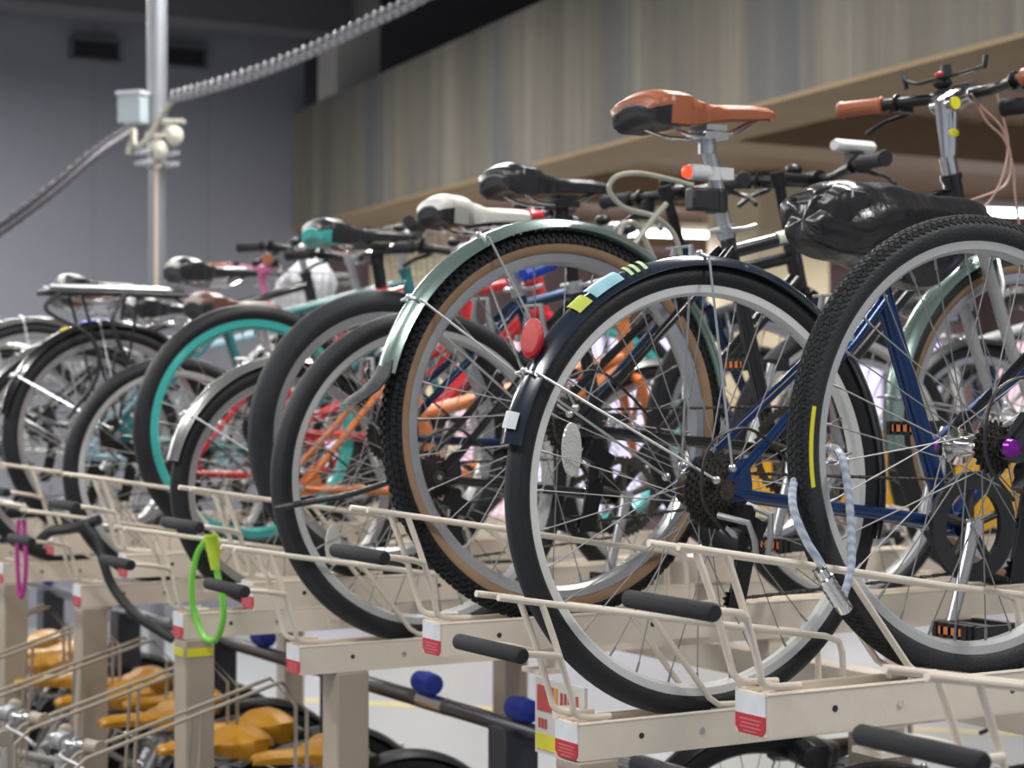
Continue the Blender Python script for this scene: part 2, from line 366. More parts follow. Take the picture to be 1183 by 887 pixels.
for (px, py, d, lab) in ((973, 293, 16.6, 'bright strip lamp seen under the covered saddle'), (1157, 246, 12.8, 'bright strip lamp at the right edge above the nearest tyre'), (757, 270, 14.5, 'bright strip lamp seen through the coiled cable lock')):
    lat = (px - CX) / F * d; lamp(.866 * lat + .5 * d, -.5 * lat + .866 * d, HC + (HY - py) / F * d, lab, 55, rz=radians(78), L=1.0)

# ------------------------------------------------------------------ bicycle wheels
def tyre_prof(r, side=7):
    # closed section; angle 0 = outermost. y = r*sin
    return [(r * cos(2 * pi * k / 16), r * sin(2 * pi * k / 16)) for k in range(16)]
_spk = {}
def spoke_meshes(rin, rout, w, m, th):
    key = (round(rin, 3), round(rout, 3), round(w, 3), m.name, th)
    if key not in _spk:
        L = []
        for side in (1, -1):
            for d in (1, -1):
                a = radians(62) * d; f = MB()
                f.tube([(cos(a) * rin, side * w, sin(a) * rin), (rout - .014, side * .0035, 0)], th, 5)
                f.tube([(rout - .016, side * .004, 0), (rout + .002, side * .002, 0)], th * 1.9, 5)
                L.append(f.mesh('spoke', m))
        _spk[key] = L
    return _spk[key]
def wheel(name, parent, loc, R, rt, tread, sidem, rim_m, spokes=32, rear=True, qr=None, sp=STEEL, hubm=ALU, reflector=None, rot=0., band=None, cassette=True, biglarge=.048, rimh=.022, spoke_objs=True, rimw=None, treadang=62, lugs=None):
    wl = empty(name, parent, loc)
    Rc = R - rt; rimw = rimw or max(.010, rt * .62)
    f = MB(); pm = []
    for k in range(16):
        a = (k + .5) * 22.5; a = min(a, 360 - a)
        pm.append(0 if a < treadang else 1 if a < 140 else 2)
    f.sweep(tyre_prof(rt), Rc, n=128, pmi=pm)
    if lugs:
        rows, pitch, sz = lugs; n = int(2 * pi * R / pitch)
        for (ph, tl, off) in rows:
            for i in range(n):
                th = 2 * pi * (i + off) / n; er = Vector((cos(th), 0, sin(th))); et = Vector((-sin(th), 0, cos(th))); ey = Vector((0, 1, 0))
                nn = er * cos(ph) + ey * sin(ph); bb_ = er * -sin(ph) + ey * cos(ph); c = er * Rc + nn * (rt + sz[2] * .25)
                u = et * cos(tl) + bb_ * sin(tl); v = bb_ * cos(tl) - et * sin(tl)
                q = [c + u * (a * sz[0] / 2) + v * (b_ * sz[1] / 2) + nn * (z * sz[2] / 2) for z, k in ((-1, 1), (1, .8)) for a, b_ in ((-k, -k), (k, -k), (k, k), (-k, k))]
                f.add(q, [(0, 3, 2, 1), (4, 5, 6, 7), (0, 1, 5, 4), (1, 2, 6, 5), (2, 3, 7, 6), (3, 0, 4, 7)], 0)
    f.build('tyre', [tread, sidem, RUB], wl)
    ro = Rc - rt * .55
    f = MB(); f.sweep([(0, rimw), (0.002, rimw + .0012), (-.003, rimw + .0012), (-rimh * .75, rimw), (-rimh, rimw * .45), (-rimh, -rimw * .45), (-rimh * .75, -rimw), (-.003, -rimw - .0012), (.002, -rimw - .0012), (0, -rimw), (-.006, 0)], ro, n=128)
    f.build('rim', rim_m, wl)
    f = MB(); W = .034
    f.lathe([(-W - .002, .016), (-W - .002, .026), (-W + .002, .026), (-W + .006, .016), (-.012, .013), (.012, .013), (W - .006, .016), (W - .002, .026), (W + .002, .026), (W + .002, .016)], n=28)
    f.tube([(0, -.066, 0), (0, .062, 0)], .005, 10); f.lathe([(-.062, .011), (-.056, .011)], n=6); f.lathe([(.052, .011), (.058, .011)], n=6)
    h = f.build('hub', hubm, wl)
    if qr:
        f = MB(); f.lathe([(-.078, .007), (-.076, .012), (-.066, .013), (-.064, .009)], n=16); f.lathe([(.06, .010), (.07, .010)], n=16); f.tube([(0, .072, 0), (.03, .078, .02), (.06, .076, .03)], .004, 8); f.build('quick_release', qr, wl)
    ms = spoke_meshes(.023, ro - rimh, W, sp, .0011)
    if spoke_objs:
        src = None
        for i in range(spokes):
            o = bpy.data.objects.new('spoke', ms[(i % 2) * 2 + (i // 2) % 2]); C.objects.link(o); o.parent = wl; o.rotation_euler = (0, rot + 2 * pi * i / spokes, 0)
    else:
        f = MB()
        for i in range(spokes):
            a = rot + 2 * pi * i / spokes; s = 1 if i % 2 else -1; e = a + radians(62) * (1 if (i // 2) % 2 else -1)
            f.tube([(cos(e) * .023, s * W, sin(e) * .023), (cos(a) * (ro - rimh), 0, sin(a) * (ro - rimh))], .0012, 4)
        f.build('spokes', sp, wl)
    if rear and cassette:
        f = MB(); n = 7 if cassette is True else cassette
        for i in range(n): r = biglarge - i * (biglarge - .022) / max(1, n - 1); f.gear(r, int(r * 480) + 4, -.037 - .0036 * i, .0016)
        f.lathe([(-.037 - .0036 * n, .014), (-.036, .014)], n=16)
        f.build('cassette', GREASE, wl)
    if reflector:
        x, z = reflector; r = math.hypot(x, z); f = MB()
        a = atan2(z, x); rx, rz = cos(a), sin(a)
        rg = []
        for (q, k) in ((-.004, .85), (-.003, 1), (.003, 1), (.004, .85)):
            rg.append([(x + .016 * k * cos(t), q, z + .040 * k * sin(t)) for t in [2 * pi * j / 20 for j in range(20)]])
        f.loft(rg); f.build('spoke_reflector', WREF, wl, label='oval white spoke reflector')
    if band:
        f = MB(); a0, a1 = band; f.sweep([(rt * cos(t) + .0007, rt * sin(t)) for t in (-1.30, -1.45, -1.6)], Rc, a0, a1, n=24, closed=False); f.build('tyre_stripe', YEL, wl, label='yellow-green stripe on the tyre wall')
    return wl

# ------------------------------------------------------------------ bicycle pieces
def saddle_mesh(L, w, drop=.0, h=1.0):
    st = [(0, .62, .000, -.020), (.03, .86, .016, -.040), (.10, 1.0, .026, -.050), (.22, .98, .024, -.052), (.36, .74, .010, -.044), (.50, .44, .002, -.034), (.66, .34, .003, -.030), (.82, .29, .003, -.028), (.94, .25, -.001, -.026), (.985, .19, -.006, -.025), (1.0, .08, -.014, -.021)]
    st2 = []
    for i in range(len(st) - 1):
        for k in range(4):
            t = k / 4; t2 = t * t * (3 - 2 * t); st2.append(tuple(st[i][j] * (1 - (t if j == 0 else t2)) + st[i + 1][j] * (t if j == 0 else t2) for j in range(4)))
    st2.append(st[-1]); rings = []
    for (t, hw, zt, zb) in st2:
        r = []; W = hw * w; zt *= h
        n = 24
        for k in range(n):
            a = 2 * pi * k / n + pi / n
            y = cos(a) * W; q = sin(a)
            z = zt - (abs(cos(a)) ** 2.6) * (.018 * h) * (hw if hw > .4 else .7) if q > 0 else zt - .018 * hw + (zb - zt + .018 * hw) * min(1, (-q) * 2.2) + (.016 * (1 - abs(cos(a)) ** 2) if q < -.5 else 0)
            r.append(((t - .5) * L, y, z))
        rings.append(r)
    f = MB(); f.loft(rings); m_ = []
    for i in range(len(rings) - 1):
        lim = -.10 - st2[i][0] * 1.7
        m_ += [0 if sin(2 * pi * (k + .5) / 24 + pi / 24) > lim else 1 for k in range(24)]
    f.m = m_ + [1, 0]; return f
def saddle(parent, x, z, L, w, top, under=BPL, tilt=0, rails=CHROME, label=None, nose=None):
    s = saddle_mesh(L, w).build('saddle', [top, under], parent, loc=(x, 0, z), label=label, ang=60)
    s.rotation_euler = (0, tilt, 0)
    f = MB()
    for sy in (-1, 1): f.tube(curve([(-.33 * L, sy * .045, -.035), (-.2 * L, sy * .03, -.052), (.0, sy * .022, -.056), (.18 * L, sy * .02, -.05), (.36 * L, sy * .008, -.026)]), .0035, 8)
    f.build('saddle_rails', rails, s)
    if nose: f = MB(); f.loft([[((t - .5) * L, cos(a) * (.024 * k), -.012 + sin(a) * .017 * k) for a in [2 * pi * j / 14 for j in range(14)]] for t, k in ((.90, 1.0), (.97, 1.05), (1.01, .9), (1.03, .4))]); f.build('saddle_nose', nose, s)
    return s
def seatpost(parent, x0, z0, x1, z1, m, r=.0135, label=None):
    f = MB(); f.tube([(x0, 0, z0), (x1, 0, z1)], r, 16)
    d = Vector((x1 - x0, 0, z1 - z0)).normalized()
    f.box((x1 + .002, 0, z1 + .012), (.055, .052, .012)); f.box((x1 + .002, 0, z1 + .026), (.045, .056, .010)); f.lathe([(-.032, .008), (.032, .008)], (x1 - .018, 0, z1 + .010), n=10); f.tube([(x1, 0, z1 - .02), (x1, 0, z1 + .016)], r * 1.15, 12)
    return f.build('seat_post', m, parent, label=label)
def grip(parent, a, b, m, r=.0165, label=None):
    f = MB(); a, b = Vector(a), Vector(b); d = (b - a)
    f.tube([a, a + d * .04, a + d * .08, a + d * .5, a + d * .92, a + d * .96, b], [r * 1.0, r * 1.12, r, r * .97, r, r * 1.12, r * .95], 16)
    return f.build('grip', m, parent, label=label)

def bike(name_label, X, s, zt, R, o):
    g = o.get
    zw = zt - .012 if g('intray', 1) else zt
    R = R + .006
    t = thing('bicycle', name_label, 'bicycle', (X, s, zw), g('rz', 0), g('group'))
    rt = g('rt', .019); Rf = g('Rf', R)
    hz = R
    P = lambda x, z, y=0: Vector((x, y, hz + z))                 # relative to the rear hub
    bb = g('bb', (.455, -.055)); cl = g('cl', (.355, .335)); ht = g('ht', (.905, .475)); hl = g('hl', (.94, .345)); fx = g('fx', 1.06); fz = Rf - R
    lo = g('lo', False); so = not lo
    wheel('rear_wheel', t, (0, 0, hz), R, rt, g('tread', RUB), g('side', RUB), g('rim', ALU), g('spokes', 32), True, g('qr'), g('spm', STEEL), g('hubm', ALU), g('sref'), g('rot', .07), g('band'), g('cass', 7), g('cbig', .046), g('rimh', .022), so, None, g('treadang', 62), g('lugs'))
    wheel('front_wheel', t, (fx, 0, Rf), Rf, rt, g('tread', RUB), g('side', RUB), g('frim', g('rim', ALU)), g('spokes', 32), False, None, STEEL, ALU, None, .13, None, False, .04, g('rimh', .022), so, None, g('treadang', 62))
    # frame
    fr = g('fr', .0145); f = MB(); hu = (Vector((ht[0], 0, ht[1])) - Vector((hl[0], 0, hl[1]))).normalized()
    f.tube([P(*bb), P(*cl), P(cl[0] + (cl[0] - bb[0]) * .06, cl[1] + (cl[1] - bb[1]) * .06)], g('str', fr), 16)
    f.tube([P(*hl) - hu * .015, P(*ht) + hu * .01], .0185, 16)
    for e in (P(*hl) - hu * .012, P(*ht) + hu * .0): f.tube([e, e + hu * .012], .0215, 16)
    tt0 = g('tt0', (cl[0] - (cl[0] - bb[0]) * .06, cl[1] - (cl[1] - bb[1]) * .06)); tt1 = g('tt1', (ht[0] + .004, ht[1] - .03))
    f.tube([P(*tt0), P(*tt1)], g('ttr', fr * .95), 16)
    dt = g('dt', (hl[0] - .004, hl[1] + .03)); f.tube([P(*bb), P(*dt)], g('dtr', fr * 1.15), 16)
    f.lathe([(-.036, .021), (.036, .021)], P(*bb), n=20)
    for sy in (-1, 1):
        f.tube([P(bb[0] - .02, bb[1], sy * .022), P(bb[0] - .10, bb[1] * .8, sy * .032), P(.05, -.008, sy * .055), P(.012, -.003, sy * .058)], [.011, .011, .0085, .006], 12)
        f.tube([P(cl[0] - .005, cl[1] - .015, sy * .016), P(cl[0] * .75, cl[1] * .72, sy * .036), P(.045, .04, sy * .057), P(.014, .012, sy * .058)], [.0085, .0085, .0075, .006], 12)
        f.prism([(-.014, -.012), (.012, -.020), (.05, -.012), (.052, .008), (.045, .05), (.030, .048), (.0, .016), (-.012, .012)], sy * .058 - .002, sy * .058 + .002, o=(0, 0, hz))
    f.tube([P(bb[0] - .085, bb[1] * .8, -.03), P(bb[0] - .085, bb[1] * .8, .03)], .007, 8)
    f.tube([P(cl[0] * .80, cl[1] * .78, -.034), P(cl[0] * .80, cl[1] * .78, .034)], .006, 8)
    fo = f.build('frame', g('col', BLK), t, label=g('frame_label'))
    if g('mixte'):
        f = MB(); a, b_ = g('mixte')
        for sy in (-.03, .03): f.tube([P(a[0], a[1], sy), P(b_[0], b_[1], sy * .4)], .009, 10)
        f.build('twin_lower_tube', g('mixte_m', g('col', BLK)), t)
    if g('decal'):
        f = MB(); a, b_ = Vector(tt0), Vector(tt1); a3, b3 = P(*tt0), P(*tt1); f.tube([a3.lerp(b3, .18) + Vector((0, -.004, .002)), a3.lerp(b3, .62) + Vector((0, -.004, .002))], .0125, 12); f.build('tube_decal', g('decal'), fo)
    # fork
    f = MB(); steer = P(*hl) - hu * .02
    f.tube([steer - Vector((0, .045, 0)) - hu * .0, steer - Vector((0, .03, 0)) + hu * .008, steer + hu * .012, steer + Vector((0, .03, 0)) + hu * .008, steer + Vector((0, .045, 0))], .013, 12)
    for sy in (-1, 1):
        a = steer + Vector((0, sy * .046, 0)); e = Vector((fx, sy * .052, Rf)); m1 = a.lerp(e, .55) + Vector((-.012, 0, 0)); m2 = a.lerp(e, .85) + Vector((-.012, 0, 0))
        f.tube([a, m1, m2, e], [g('fkr', .013), g('fkr', .013) * .95, .009, .007], 12)
        f.box((fx, sy * .052, Rf), (.026, .004, .03))
    f.tube([steer, P(*ht) + hu * .03], .012, 10)
    f.build('fork', g('fkm', g('col', BLK)), t)
    # seat post and saddle
    sd = g('sad'); 
    if sd:
        x, z, L, w_, top = sd[:5]; tilt = sd[5] if len(sd) > 5 else 0
        d = Vector((cl[0] - bb[0], 0, cl[1] - bb[1])).normalized(); ptop = z - .066; k = (ptop - cl[1]) / d.z
        px = cl[0] + d.x * k
        seatpost(t, hz and cl[0] + d.x * -.02, hz + cl[1] - d.z * .02, px, hz + ptop, g('pm', ALU), g('pr', .0135))
        f = MB(); c0 = P(cl[0] + (cl[0] - bb[0]) * .06, cl[1] + (cl[1] - bb[1]) * .06); f.tube([c0 - d * .02, c0 + d * .004], g('str', fr) * 1.22, 16); f.tube([c0 + Vector((.0, -.02, -.006)), c0 + Vector((.02, -.032, -.004)), c0 + Vector((.045, -.034, .004))], .0045, 8); f.tube([c0 + Vector((-.018, -.016, -.006)), c0 + Vector((-.018, .016, -.006))], .006, 8)
        f.build('seat_clamp', g('clm', ALU), t)
        saddle(t, x, hz + z, L, w_, top, g('sunder', BPL), tilt, g('rails', CHROME), nose=g('nose'), label=g('sad_label'))
    # bars
    bar = g('bar')                                                # x, z of clamp, half width, sweep back, rise at ends, type
    if bar:
        bx, bz, hw, sw, rise = bar; sm = g('stem_m', ALU); top = P(*ht) + hu * .012
        f = MB(); el = g('elbow')
        if el:
            e = P(*el); f.tube([top, top + hu * .035], .0165, 14); f.tube([top + hu * .02, top.lerp(e, .55), e - hu * .02, e, e.lerp(P(bx, bz), .25), e.lerp(P(bx, bz), .7), P(bx, bz)], [.014, .018, .023, .024, .023, .020, .019], 16)
            f.lathe([(-.028, .017), (.028, .017)], e, n=18)
        else:
            e = top + hu * max(.02, (bz + hz - top.z) / max(.3, hu.z)); f.tube([top, e], .0125, 14); f.tube([e - hu * .02, e + hu * .012], .017, 14); f.tube([e, P(bx, bz)], .0125, 12)
        f.lathe([(-.024, .021), (.024, .021)], P(bx, bz), n=18)
        st = f.build('stem', sm, t)
        if el:
            f = MB(); f.lathe([(-.030, .0125), (-.0275, .0125)], P(*el), n=18); f.build('stem_cap', YEL, st, label='yellow ring on the stem bolt')
            f = MB(); q = top.lerp(P(*el), .58); f.loft([[(q.x + cos(a) * .012, q.y - .019 + y, q.z + sin(a) * .008) for a in [2 * pi * j / 14 for j in range(14)]] for y in (-.001, .004)]); f.build('stem_sticker', YEL, st, label='yellow oval sticker on the stem')
        hb = MB(); pts = []
        for sy in (-1, 1):
            seg = [P(bx, bz, 0), P(bx + .004, bz, sy * .06), P(bx - sw * .25, bz + rise * .6, sy * hw * .42), P(bx - sw * .6, bz + rise, sy * hw * .66), P(bx - sw, bz + rise, sy * hw)]
            hb.tube(curve(seg, 6), .0115, 12)
        hbo = hb.build('handlebar', g('barm', BMET), t)
        for sy in (-1, 1):
            a = P(bx - sw, bz + rise, sy * hw); q = P(bx - sw * .6, bz + rise, sy * hw * .66); grip(hbo, a + (a - q) * .02, q, g('gripm', GRIP), label='brown leather grip' if g('gripm') is BRN else None)
            d2 = (a - q).normalized(); piv = q - d2 * .03
            f = MB(); f.box(piv + Vector((.014, 0, -.006)), (.034, .034, .026)); f.tube([piv, piv - d2 * .004], .018, 10); f.tube(curve([piv + Vector((.025, 0, -.008)), piv + d2 * .02 + Vector((.048, 0, -.018)), piv + d2 * .07 + Vector((.046, 0, -.03)), piv + d2 * .11 + Vector((.042, 0, -.05))], 6), .0055, 8)
            f.build('brake_lever', g('levm', BMET), t)
        if g('bell', 1):
            f = MB(); f.ball(P(bx, bz + .03, .07), (.02, .02, .014)); f.build('bell', g('bellm', BMET), t)
    # crankset
    if g('crank', 1):
        cr = g('cr', .085); ca = g('ca', -1.9); cen = P(bb[0], bb[1]); f = MB()
        cs = empty('crankset', t, cen)
        f = MB(); f.gear(cr, 44, -.052, .002, hole=cr * .80)
        for k in range(5):
            a = 2 * pi * k / 5 + .3; f.tube([(0, -.052, 0), (cos(a) * cr * .84, -.052, sin(a) * cr * .84)], .007, 8)
        f.build('chainring', g('crm', GREASE), cs)
        if g('guard'):
            f = MB(); f.sweep([(-.030, -.004), (-.030, .002), (0, .004), (.0, -.006)], cr * 1.16, n=64, o=(0, -.058, 0)); f.build('chain_guard', BPL, cs)
        for sy, a in ((-1, ca), (1, ca + pi)):
            f = MB(); e = Vector((cos(a) * .17, sy * .075, sin(a) * .17)); f.tube([(0, sy * .060, 0), (e.x * .3, sy * .068, e.z * .3), e * 1.0], [.015, .012, .0105], 12, flat=.7); f.lathe([(sy * .052, .014), (sy * .072, .013)], n=14); f.build('crank_arm', g('cam_', ALU), cs)
            f = MB(); pc = e + Vector((0, sy * .052, 0)); f.box(pc, (.022, .09, .018)); 
            for dx in (-.042, .042): f.box(pc + Vector((dx, 0, 0)), (.014, .086, .024))
            for dy in (-.043, .043): f.box(pc + Vector((0, dy, 0)), (.085, .010, .020))
            f.tube([e, pc + Vector((0, sy * .045, 0))], .007, 8)
            for dx in (-.049, .049):
                for k in range(5): f.box(pc + Vector((dx, -.034 + .017 * k, 0)), (.005, .007, .022))
            pd = f.build('pedal', BPL, cs)
            f = MB(); f.box(pc + Vector((-.0495, 0, 0)), (.004, .05, .012)); f.box(pc + Vector((.0495, 0, 0)), (.004, .05, .012)); f.build('pedal_reflector', ORG, pd, label='amber pedal reflector')
        # chain
        f = MB(); yb = -.050; rc = .028; up = [P(-.0, rc, yb), P(bb[0], bb[1] + cr - .003, yb - .001)]; dn0 = P(.02, -.165 if g('der', 1) else -rc, yb); dn = [dn0, P(bb[0], bb[1] - cr + .003, yb)]
        for a, b_ in (up, dn):
            n = int((b_ - a).length / .0127)
            for i in range(n):
                p = a.lerp(b_, i / n); q = a.lerp(b_, (i + .82) / n); f.tube([p, q], .0036 if i % 2 else .0028, 6, flat=.9)
        f.build('chain', GREASE, t)
        if g('casing'):
            f = MB(); a = P(-.04, .02, -.066); b_ = P(bb[0] + .02, bb[1] + .05, -.066)
            f.loft([[(p.x, p.y + yy, p.z + zz) for (yy, zz) in ((-.012, -.045), (-.016, 0), (-.012, .045), (.012, .045), (.014, 0), (.012, -.045))] for p in (a, a.lerp(b_, .03), a.lerp(b_, .97), b_)]); f.build('chain_case', g('casing'), t)
        if g('der', 1):
            f = MB(); f.lathe([(-.088, .012), (-.062, .014)], P(.025, -.032), n=14)
            f.box(P(.03, -.052, -.078), (.05, .022, .03), rot=Matrix.Rotation(.5, 3, 'Y')); f.tube([P(.035, -.06, -.066), P(.028, -.10, -.060), P(.016, -.165, -.060)], [.010, .008, .008], 8)
            f.gear(.018, 11, -.062, .003, o=P(.034, -.10)); f.gear(.018, 11, -.062, .003, o=P(.014, -.165))
            f.prism([(.02, -.09), (.05, -.10), (.03, -.18), (.0, -.18)], -.068, -.066, o=(0, 0, hz)); f.build('rear_derailleur', BMET, t)
            f = MB(); f.tube(curve([P(.0, -.07, -.074), P(-.055, -.01, -.080), P(-.04, .07, -.078), P(.03, .095, -.074), P(.10, .055, -.068), P(.18, -.01, -.05)], 8), .0025, 6); f.build('gear_cable', BPL, t)
            if g('dguard'): f = MB(); f.tube([P(-.02, -.035, -.07), P(.005, -.045, -.112), P(.012, -.07, -.118), P(.02, -.10, -.112), P(.038, -.105, -.112), P(.046, -.07, -.112), P(.05, -.035, -.108), P(.03, -.02, -.075)], .005, 8); f.build('derailleur_guard', GREY, t)
    # brakes
    if g('brake', 1):
        f = MB(); q = P(cl[0] * .80, cl[1] * .78)
        for sy in (-1, 1): f.tube([q + Vector((-.02, sy * .036, -.02)), q + Vector((-.03, sy * .034, .02)), q + Vector((-.028, sy * .026, .06))], [.008, .007, .005], 8); f.box(q + Vector((-.035, sy * .022, -.01)), (.05, .012, .014))
        f.tube([q + Vector((-.028, -.03, .058)), q + Vector((-.028, .05, .058))], .003, 6)
        f.build('rear_brake', g('brm', ALU), t)
        f = MB(); q = steer.lerp(Vector((fx, 0, Rf)), .2)
        for sy in (-1, 1): f.tube([q + Vector((.02, sy * .042, -.05)), q + Vector((.03, sy * .04, .0)), q + Vector((.03, sy * .026, .05))], [.008, .007, .005], 8)
        f.build('front_brake', g('brm', ALU), t)
    # fenders
    def fender(name, cen, RR, a0, a1, m, stays, stm, wd, flare=.0):
        f = MB(); dd = wd
        pr = [(0.0, 0)]; top = [(-.016 * (abs(u) ** 2.2), u * dd) for u in (-1, -.85, -.6, -.3, 0, .3, .6, .85, 1)]
        pr = top + [(a - .0016, b_ * .97) for a, b_ in top[::-1]]
        f.sweep(pr, RR, a0, a1, n=56, cap=True, o=cen); fo_ = f.build(name, m, t, ang=50)
        for a in stays:
            for sy in (-1, 1):
                f = MB(); e = Vector((cen[0] + cos(a) * (RR - .004), sy * dd * .9, cen[2] + sin(a) * (RR - .004))); hub = Vector((cen[0] + cos(a) * .035 + .01, sy * .066, cen[2] + sin(a) * .035)); f.tube([hub, e], .0022, 6); f.ball(tuple(hub), .007, n=6); f.build('fender_stay', stm, fo_)
            f = MB(); e = (cen[0] + cos(a) * (RR + .003), 0, cen[2] + sin(a) * (RR + .003)); f.tube([(e[0], -dd * .9, e[2] - .008 * sin(a)), (e[0], 0, e[2]), (e[0], dd * .9, e[2] - .008 * sin(a))], .0025, 6); f.ball(e, .006, n=6); f.build('stay_bridge', stm, fo_)
        return fo_
    fe = g('fend')
    fo_ = None
    if fe:
        fo_ = fender('rear_fender', (0, 0, hz), R + fe.get('gap', .016), fe.get('a0', -.1), fe.get('a1', 2.9), fe['m'], fe.get('st', (1.6, 2.7)), fe.get('stm', ALU), fe.get('w', rt + .008))
        if fe.get('front', 1): fender('front_fender', (fx, 0, Rf), Rf + .016, .75, 3.3, fe['m'], (1.3, 3.0), ALU, fe.get('w', rt + .008))
        if fe.get('flap'):
            f = MB(); rg = []
            for (a, dr, hw_) in ((fe['a1'] - .06, .003, .024), (fe['a1'] + .02, .006, .028), (fe['a1'] + .09, .022, .034), (fe['a1'] + .14, .045, .036), (fe['a1'] + .17, .055, .026)):
                r1 = R + .016 + dr; c_ = Vector((cos(a) * r1, 0, hz + sin(a) * r1)); nn = Vector((cos(a), 0, sin(a)))
                rg.append([c_ + Vector((0, y * hw_, 0)) + nn * (-.008 * y * y + e) for e in (.002, -.002) for y in ((-1, -.5, 0, .5, 1) if e > 0 else (1, .5, 0, -.5, -1))])
            f.loft(rg); f.build('mud_flap', RUBG, fo_, label='grey rubber mud flap')
    if g('extra'): g('extra')(t, P, hz, fo_)
    return t

# ------------------------------------------------------------------ sliding trays
ZH, ZL = HC - .379, HC - .482
def tray_parts():
    T = {}
    f = MB(); L = 1.75
    # channel: floor 12 mm below the lips
    sec = [(-.0325, 0), (-.0325, -.055), (-.030, -.055), (-.030, -.016), (.030, -.016), (.030, -.055), (.0325, -.055), (.0325, 0), (.0285, 0), (.0285, -.0125), (-.0285, -.0125), (-.0285, 0)]
    n = len(sec); vs = [(x, y, z) for x in (0.002, L) for (y, z) in sec]
    f.add(vs, [(k, (k + 1) % n, n + (k + 1) % n, n + k) for k in range(n)] + [tuple(range(n)), tuple(range(n, 2 * n))])
    for sy in (-1, 1): f.tube([(0, sy * .031, -.001), (L, sy * .031, -.001)], .003, 6)
    f.box((.002, 0, -.027), (.004, .064, .054)); f.box((L, 0, -.027), (.004, .064, .054))
    f.box((.030, 0, -.008), (.055, .058, .006))
    T['channel'] = (f.mesh('channel', CREAM), CREAM)
    f = MB()
    for x in (.22, .62): f.lathe([(-.0345, .0), (-.0345, .005), (-.0320, .006)], (x, 0, -.028), n=10)
    T['bolt'] = (f.mesh('bolt', CHROME), CHROME)
    f = MB()
    for x in (.11, .42, .9): f.lathe([(-.0333, .0), (-.0332, .0045), (-.0322, .0045)], (x, 0, -.026), n=12)
    T['bolt_hole'] = (f.mesh('bolt_hole', VENT), VENT)
    # end label
    f = MB(); x0 = -.0015
    def poly(ps, mi, dx=0): f.add([(x0 - dx, y, z) for y, z in ps] + [(x0 - dx + .001, y, z) for y, z in ps], [tuple(range(len(ps))), tuple(range(len(ps), 2 * len(ps)))] + [(k, (k + 1) % len(ps), len(ps) + (k + 1) % len(ps), len(ps) + k) for k in range(len(ps))], mi)
    poly([(-.0315, -.002), (.0315, -.002), (.0315, -.029), (-.0315, -.029)], 0)
    poly([(-.0315, -.029), (.0315, -.029), (.0315, -.046), (.024, -.0545), (-.024, -.0545), (-.0315, -.046)], 1)
    for z, w_ in ((-.035, .022), (-.040, .019), (-.045, .022), (-.050, .014)): poly([(-w_, z), (w_, z), (w_, z - .0016), (-w_, z - .0016)], 2, .0004)
    T['end_label'] = (f.mesh('end_label', [LWHT, LRED, LTXT]), None)
    # wire guides
    for side, nm in ((1, 'l'), (-1, 'r')):
        y = side * .031; f = MB(); r = .0052
        rail = [(-.135, y * 1.05, .192), (-.06, y * 1.05, .180), (.13, y, .150), (.30, y, .122), (.46, y, .100), (.487, y, .090), (.494, y, .07), (.497, y, .003)]
        f.tube(rail, r, 10)
        f.tube(curve([(-.062, y * 1.05, .178), (-.035, y, .11), (-.012, y, .04), (-.004, y * .9, .016), (.018, y * .8, .008), (.06, y * .75, .006)], 5), r * .95, 10)
        f.tube([(.13, y, .149), (.235, y, .020), (.255, y * .85, .008), (.29, y * .75, .006)], r * .9, 10)
        f.box((.03, y * .78, -.001), (.05, .016, .006)); f.box((.27, y * .78, -.001), (.045, .016, .006))
        T['guide_' + nm] = (f.mesh('wire_guide', CREAM), CREAM)
    f = MB()
    for ye, ys in ((-.118, -.031), (.034, .031)):
        f.tube(curve([(-.030, ys, .096), (-.040, ys * .9 + ye * .1, .102), (-.085, ys * .35 + ye * .65, .113), (-.135, ye, .121), (-.153, ye + (.008 if ye > 0 else -.008), .122)], 5), .0050, 10)
    T['handle'] = (f.mesh('pull_handle', CREAM), CREAM)
    f = MB(); f.tube([(-.155, -.137, .122), (-.155, -.133, .122), (-.155, .047, .122), (-.155, .051, .122)], [.009, .0115, .0115, .009], 18)
    T['grip'] = (f.mesh('grip', GRIP), GRIP)
    return T
TP = tray_parts()
def tray(x, s, z, label, high, group=None):
    t = thing('bike_tray', label, 'bike tray', (x, s, z), 0, group)
    def c(n, nm, par=t):
        o = bpy.data.objects.new(nm, TP[n][0]); C.objects.link(o); o.parent = par; return o
    c('channel', 'channel'); c('end_label', 'end_label'); c('guide_l', 'wire_guide'); c('guide_r', 'wire_guide'); c('bolt', 'bolt_pair'); c('bolt_hole', 'bolt_hole')
    h = c('handle', 'pull_handle'); c('grip', 'grip', h)
    f = MB(); zb = -.055; d = .139 if high else .036
    f.box((1.15, 0, zb - d / 2), (.055, .05, d)); f.build('rear_bracket', CREAM, t)
    if high:
        f = MB(); f.prism([(.185, zb), (.235, zb), (.235, zb - .044), (.190, zb - .044), (.190, zb - .036), (.229, zb - .036), (.229, zb - .006), (.185, zb - .006)], -.03, .03); f.build('slide_bracket', CREAM, t)
    f = MB(); f.box((.06, .0375, -.034), (.03, .010, .040)); f.build('side_clip', CREAM, t)
    return t
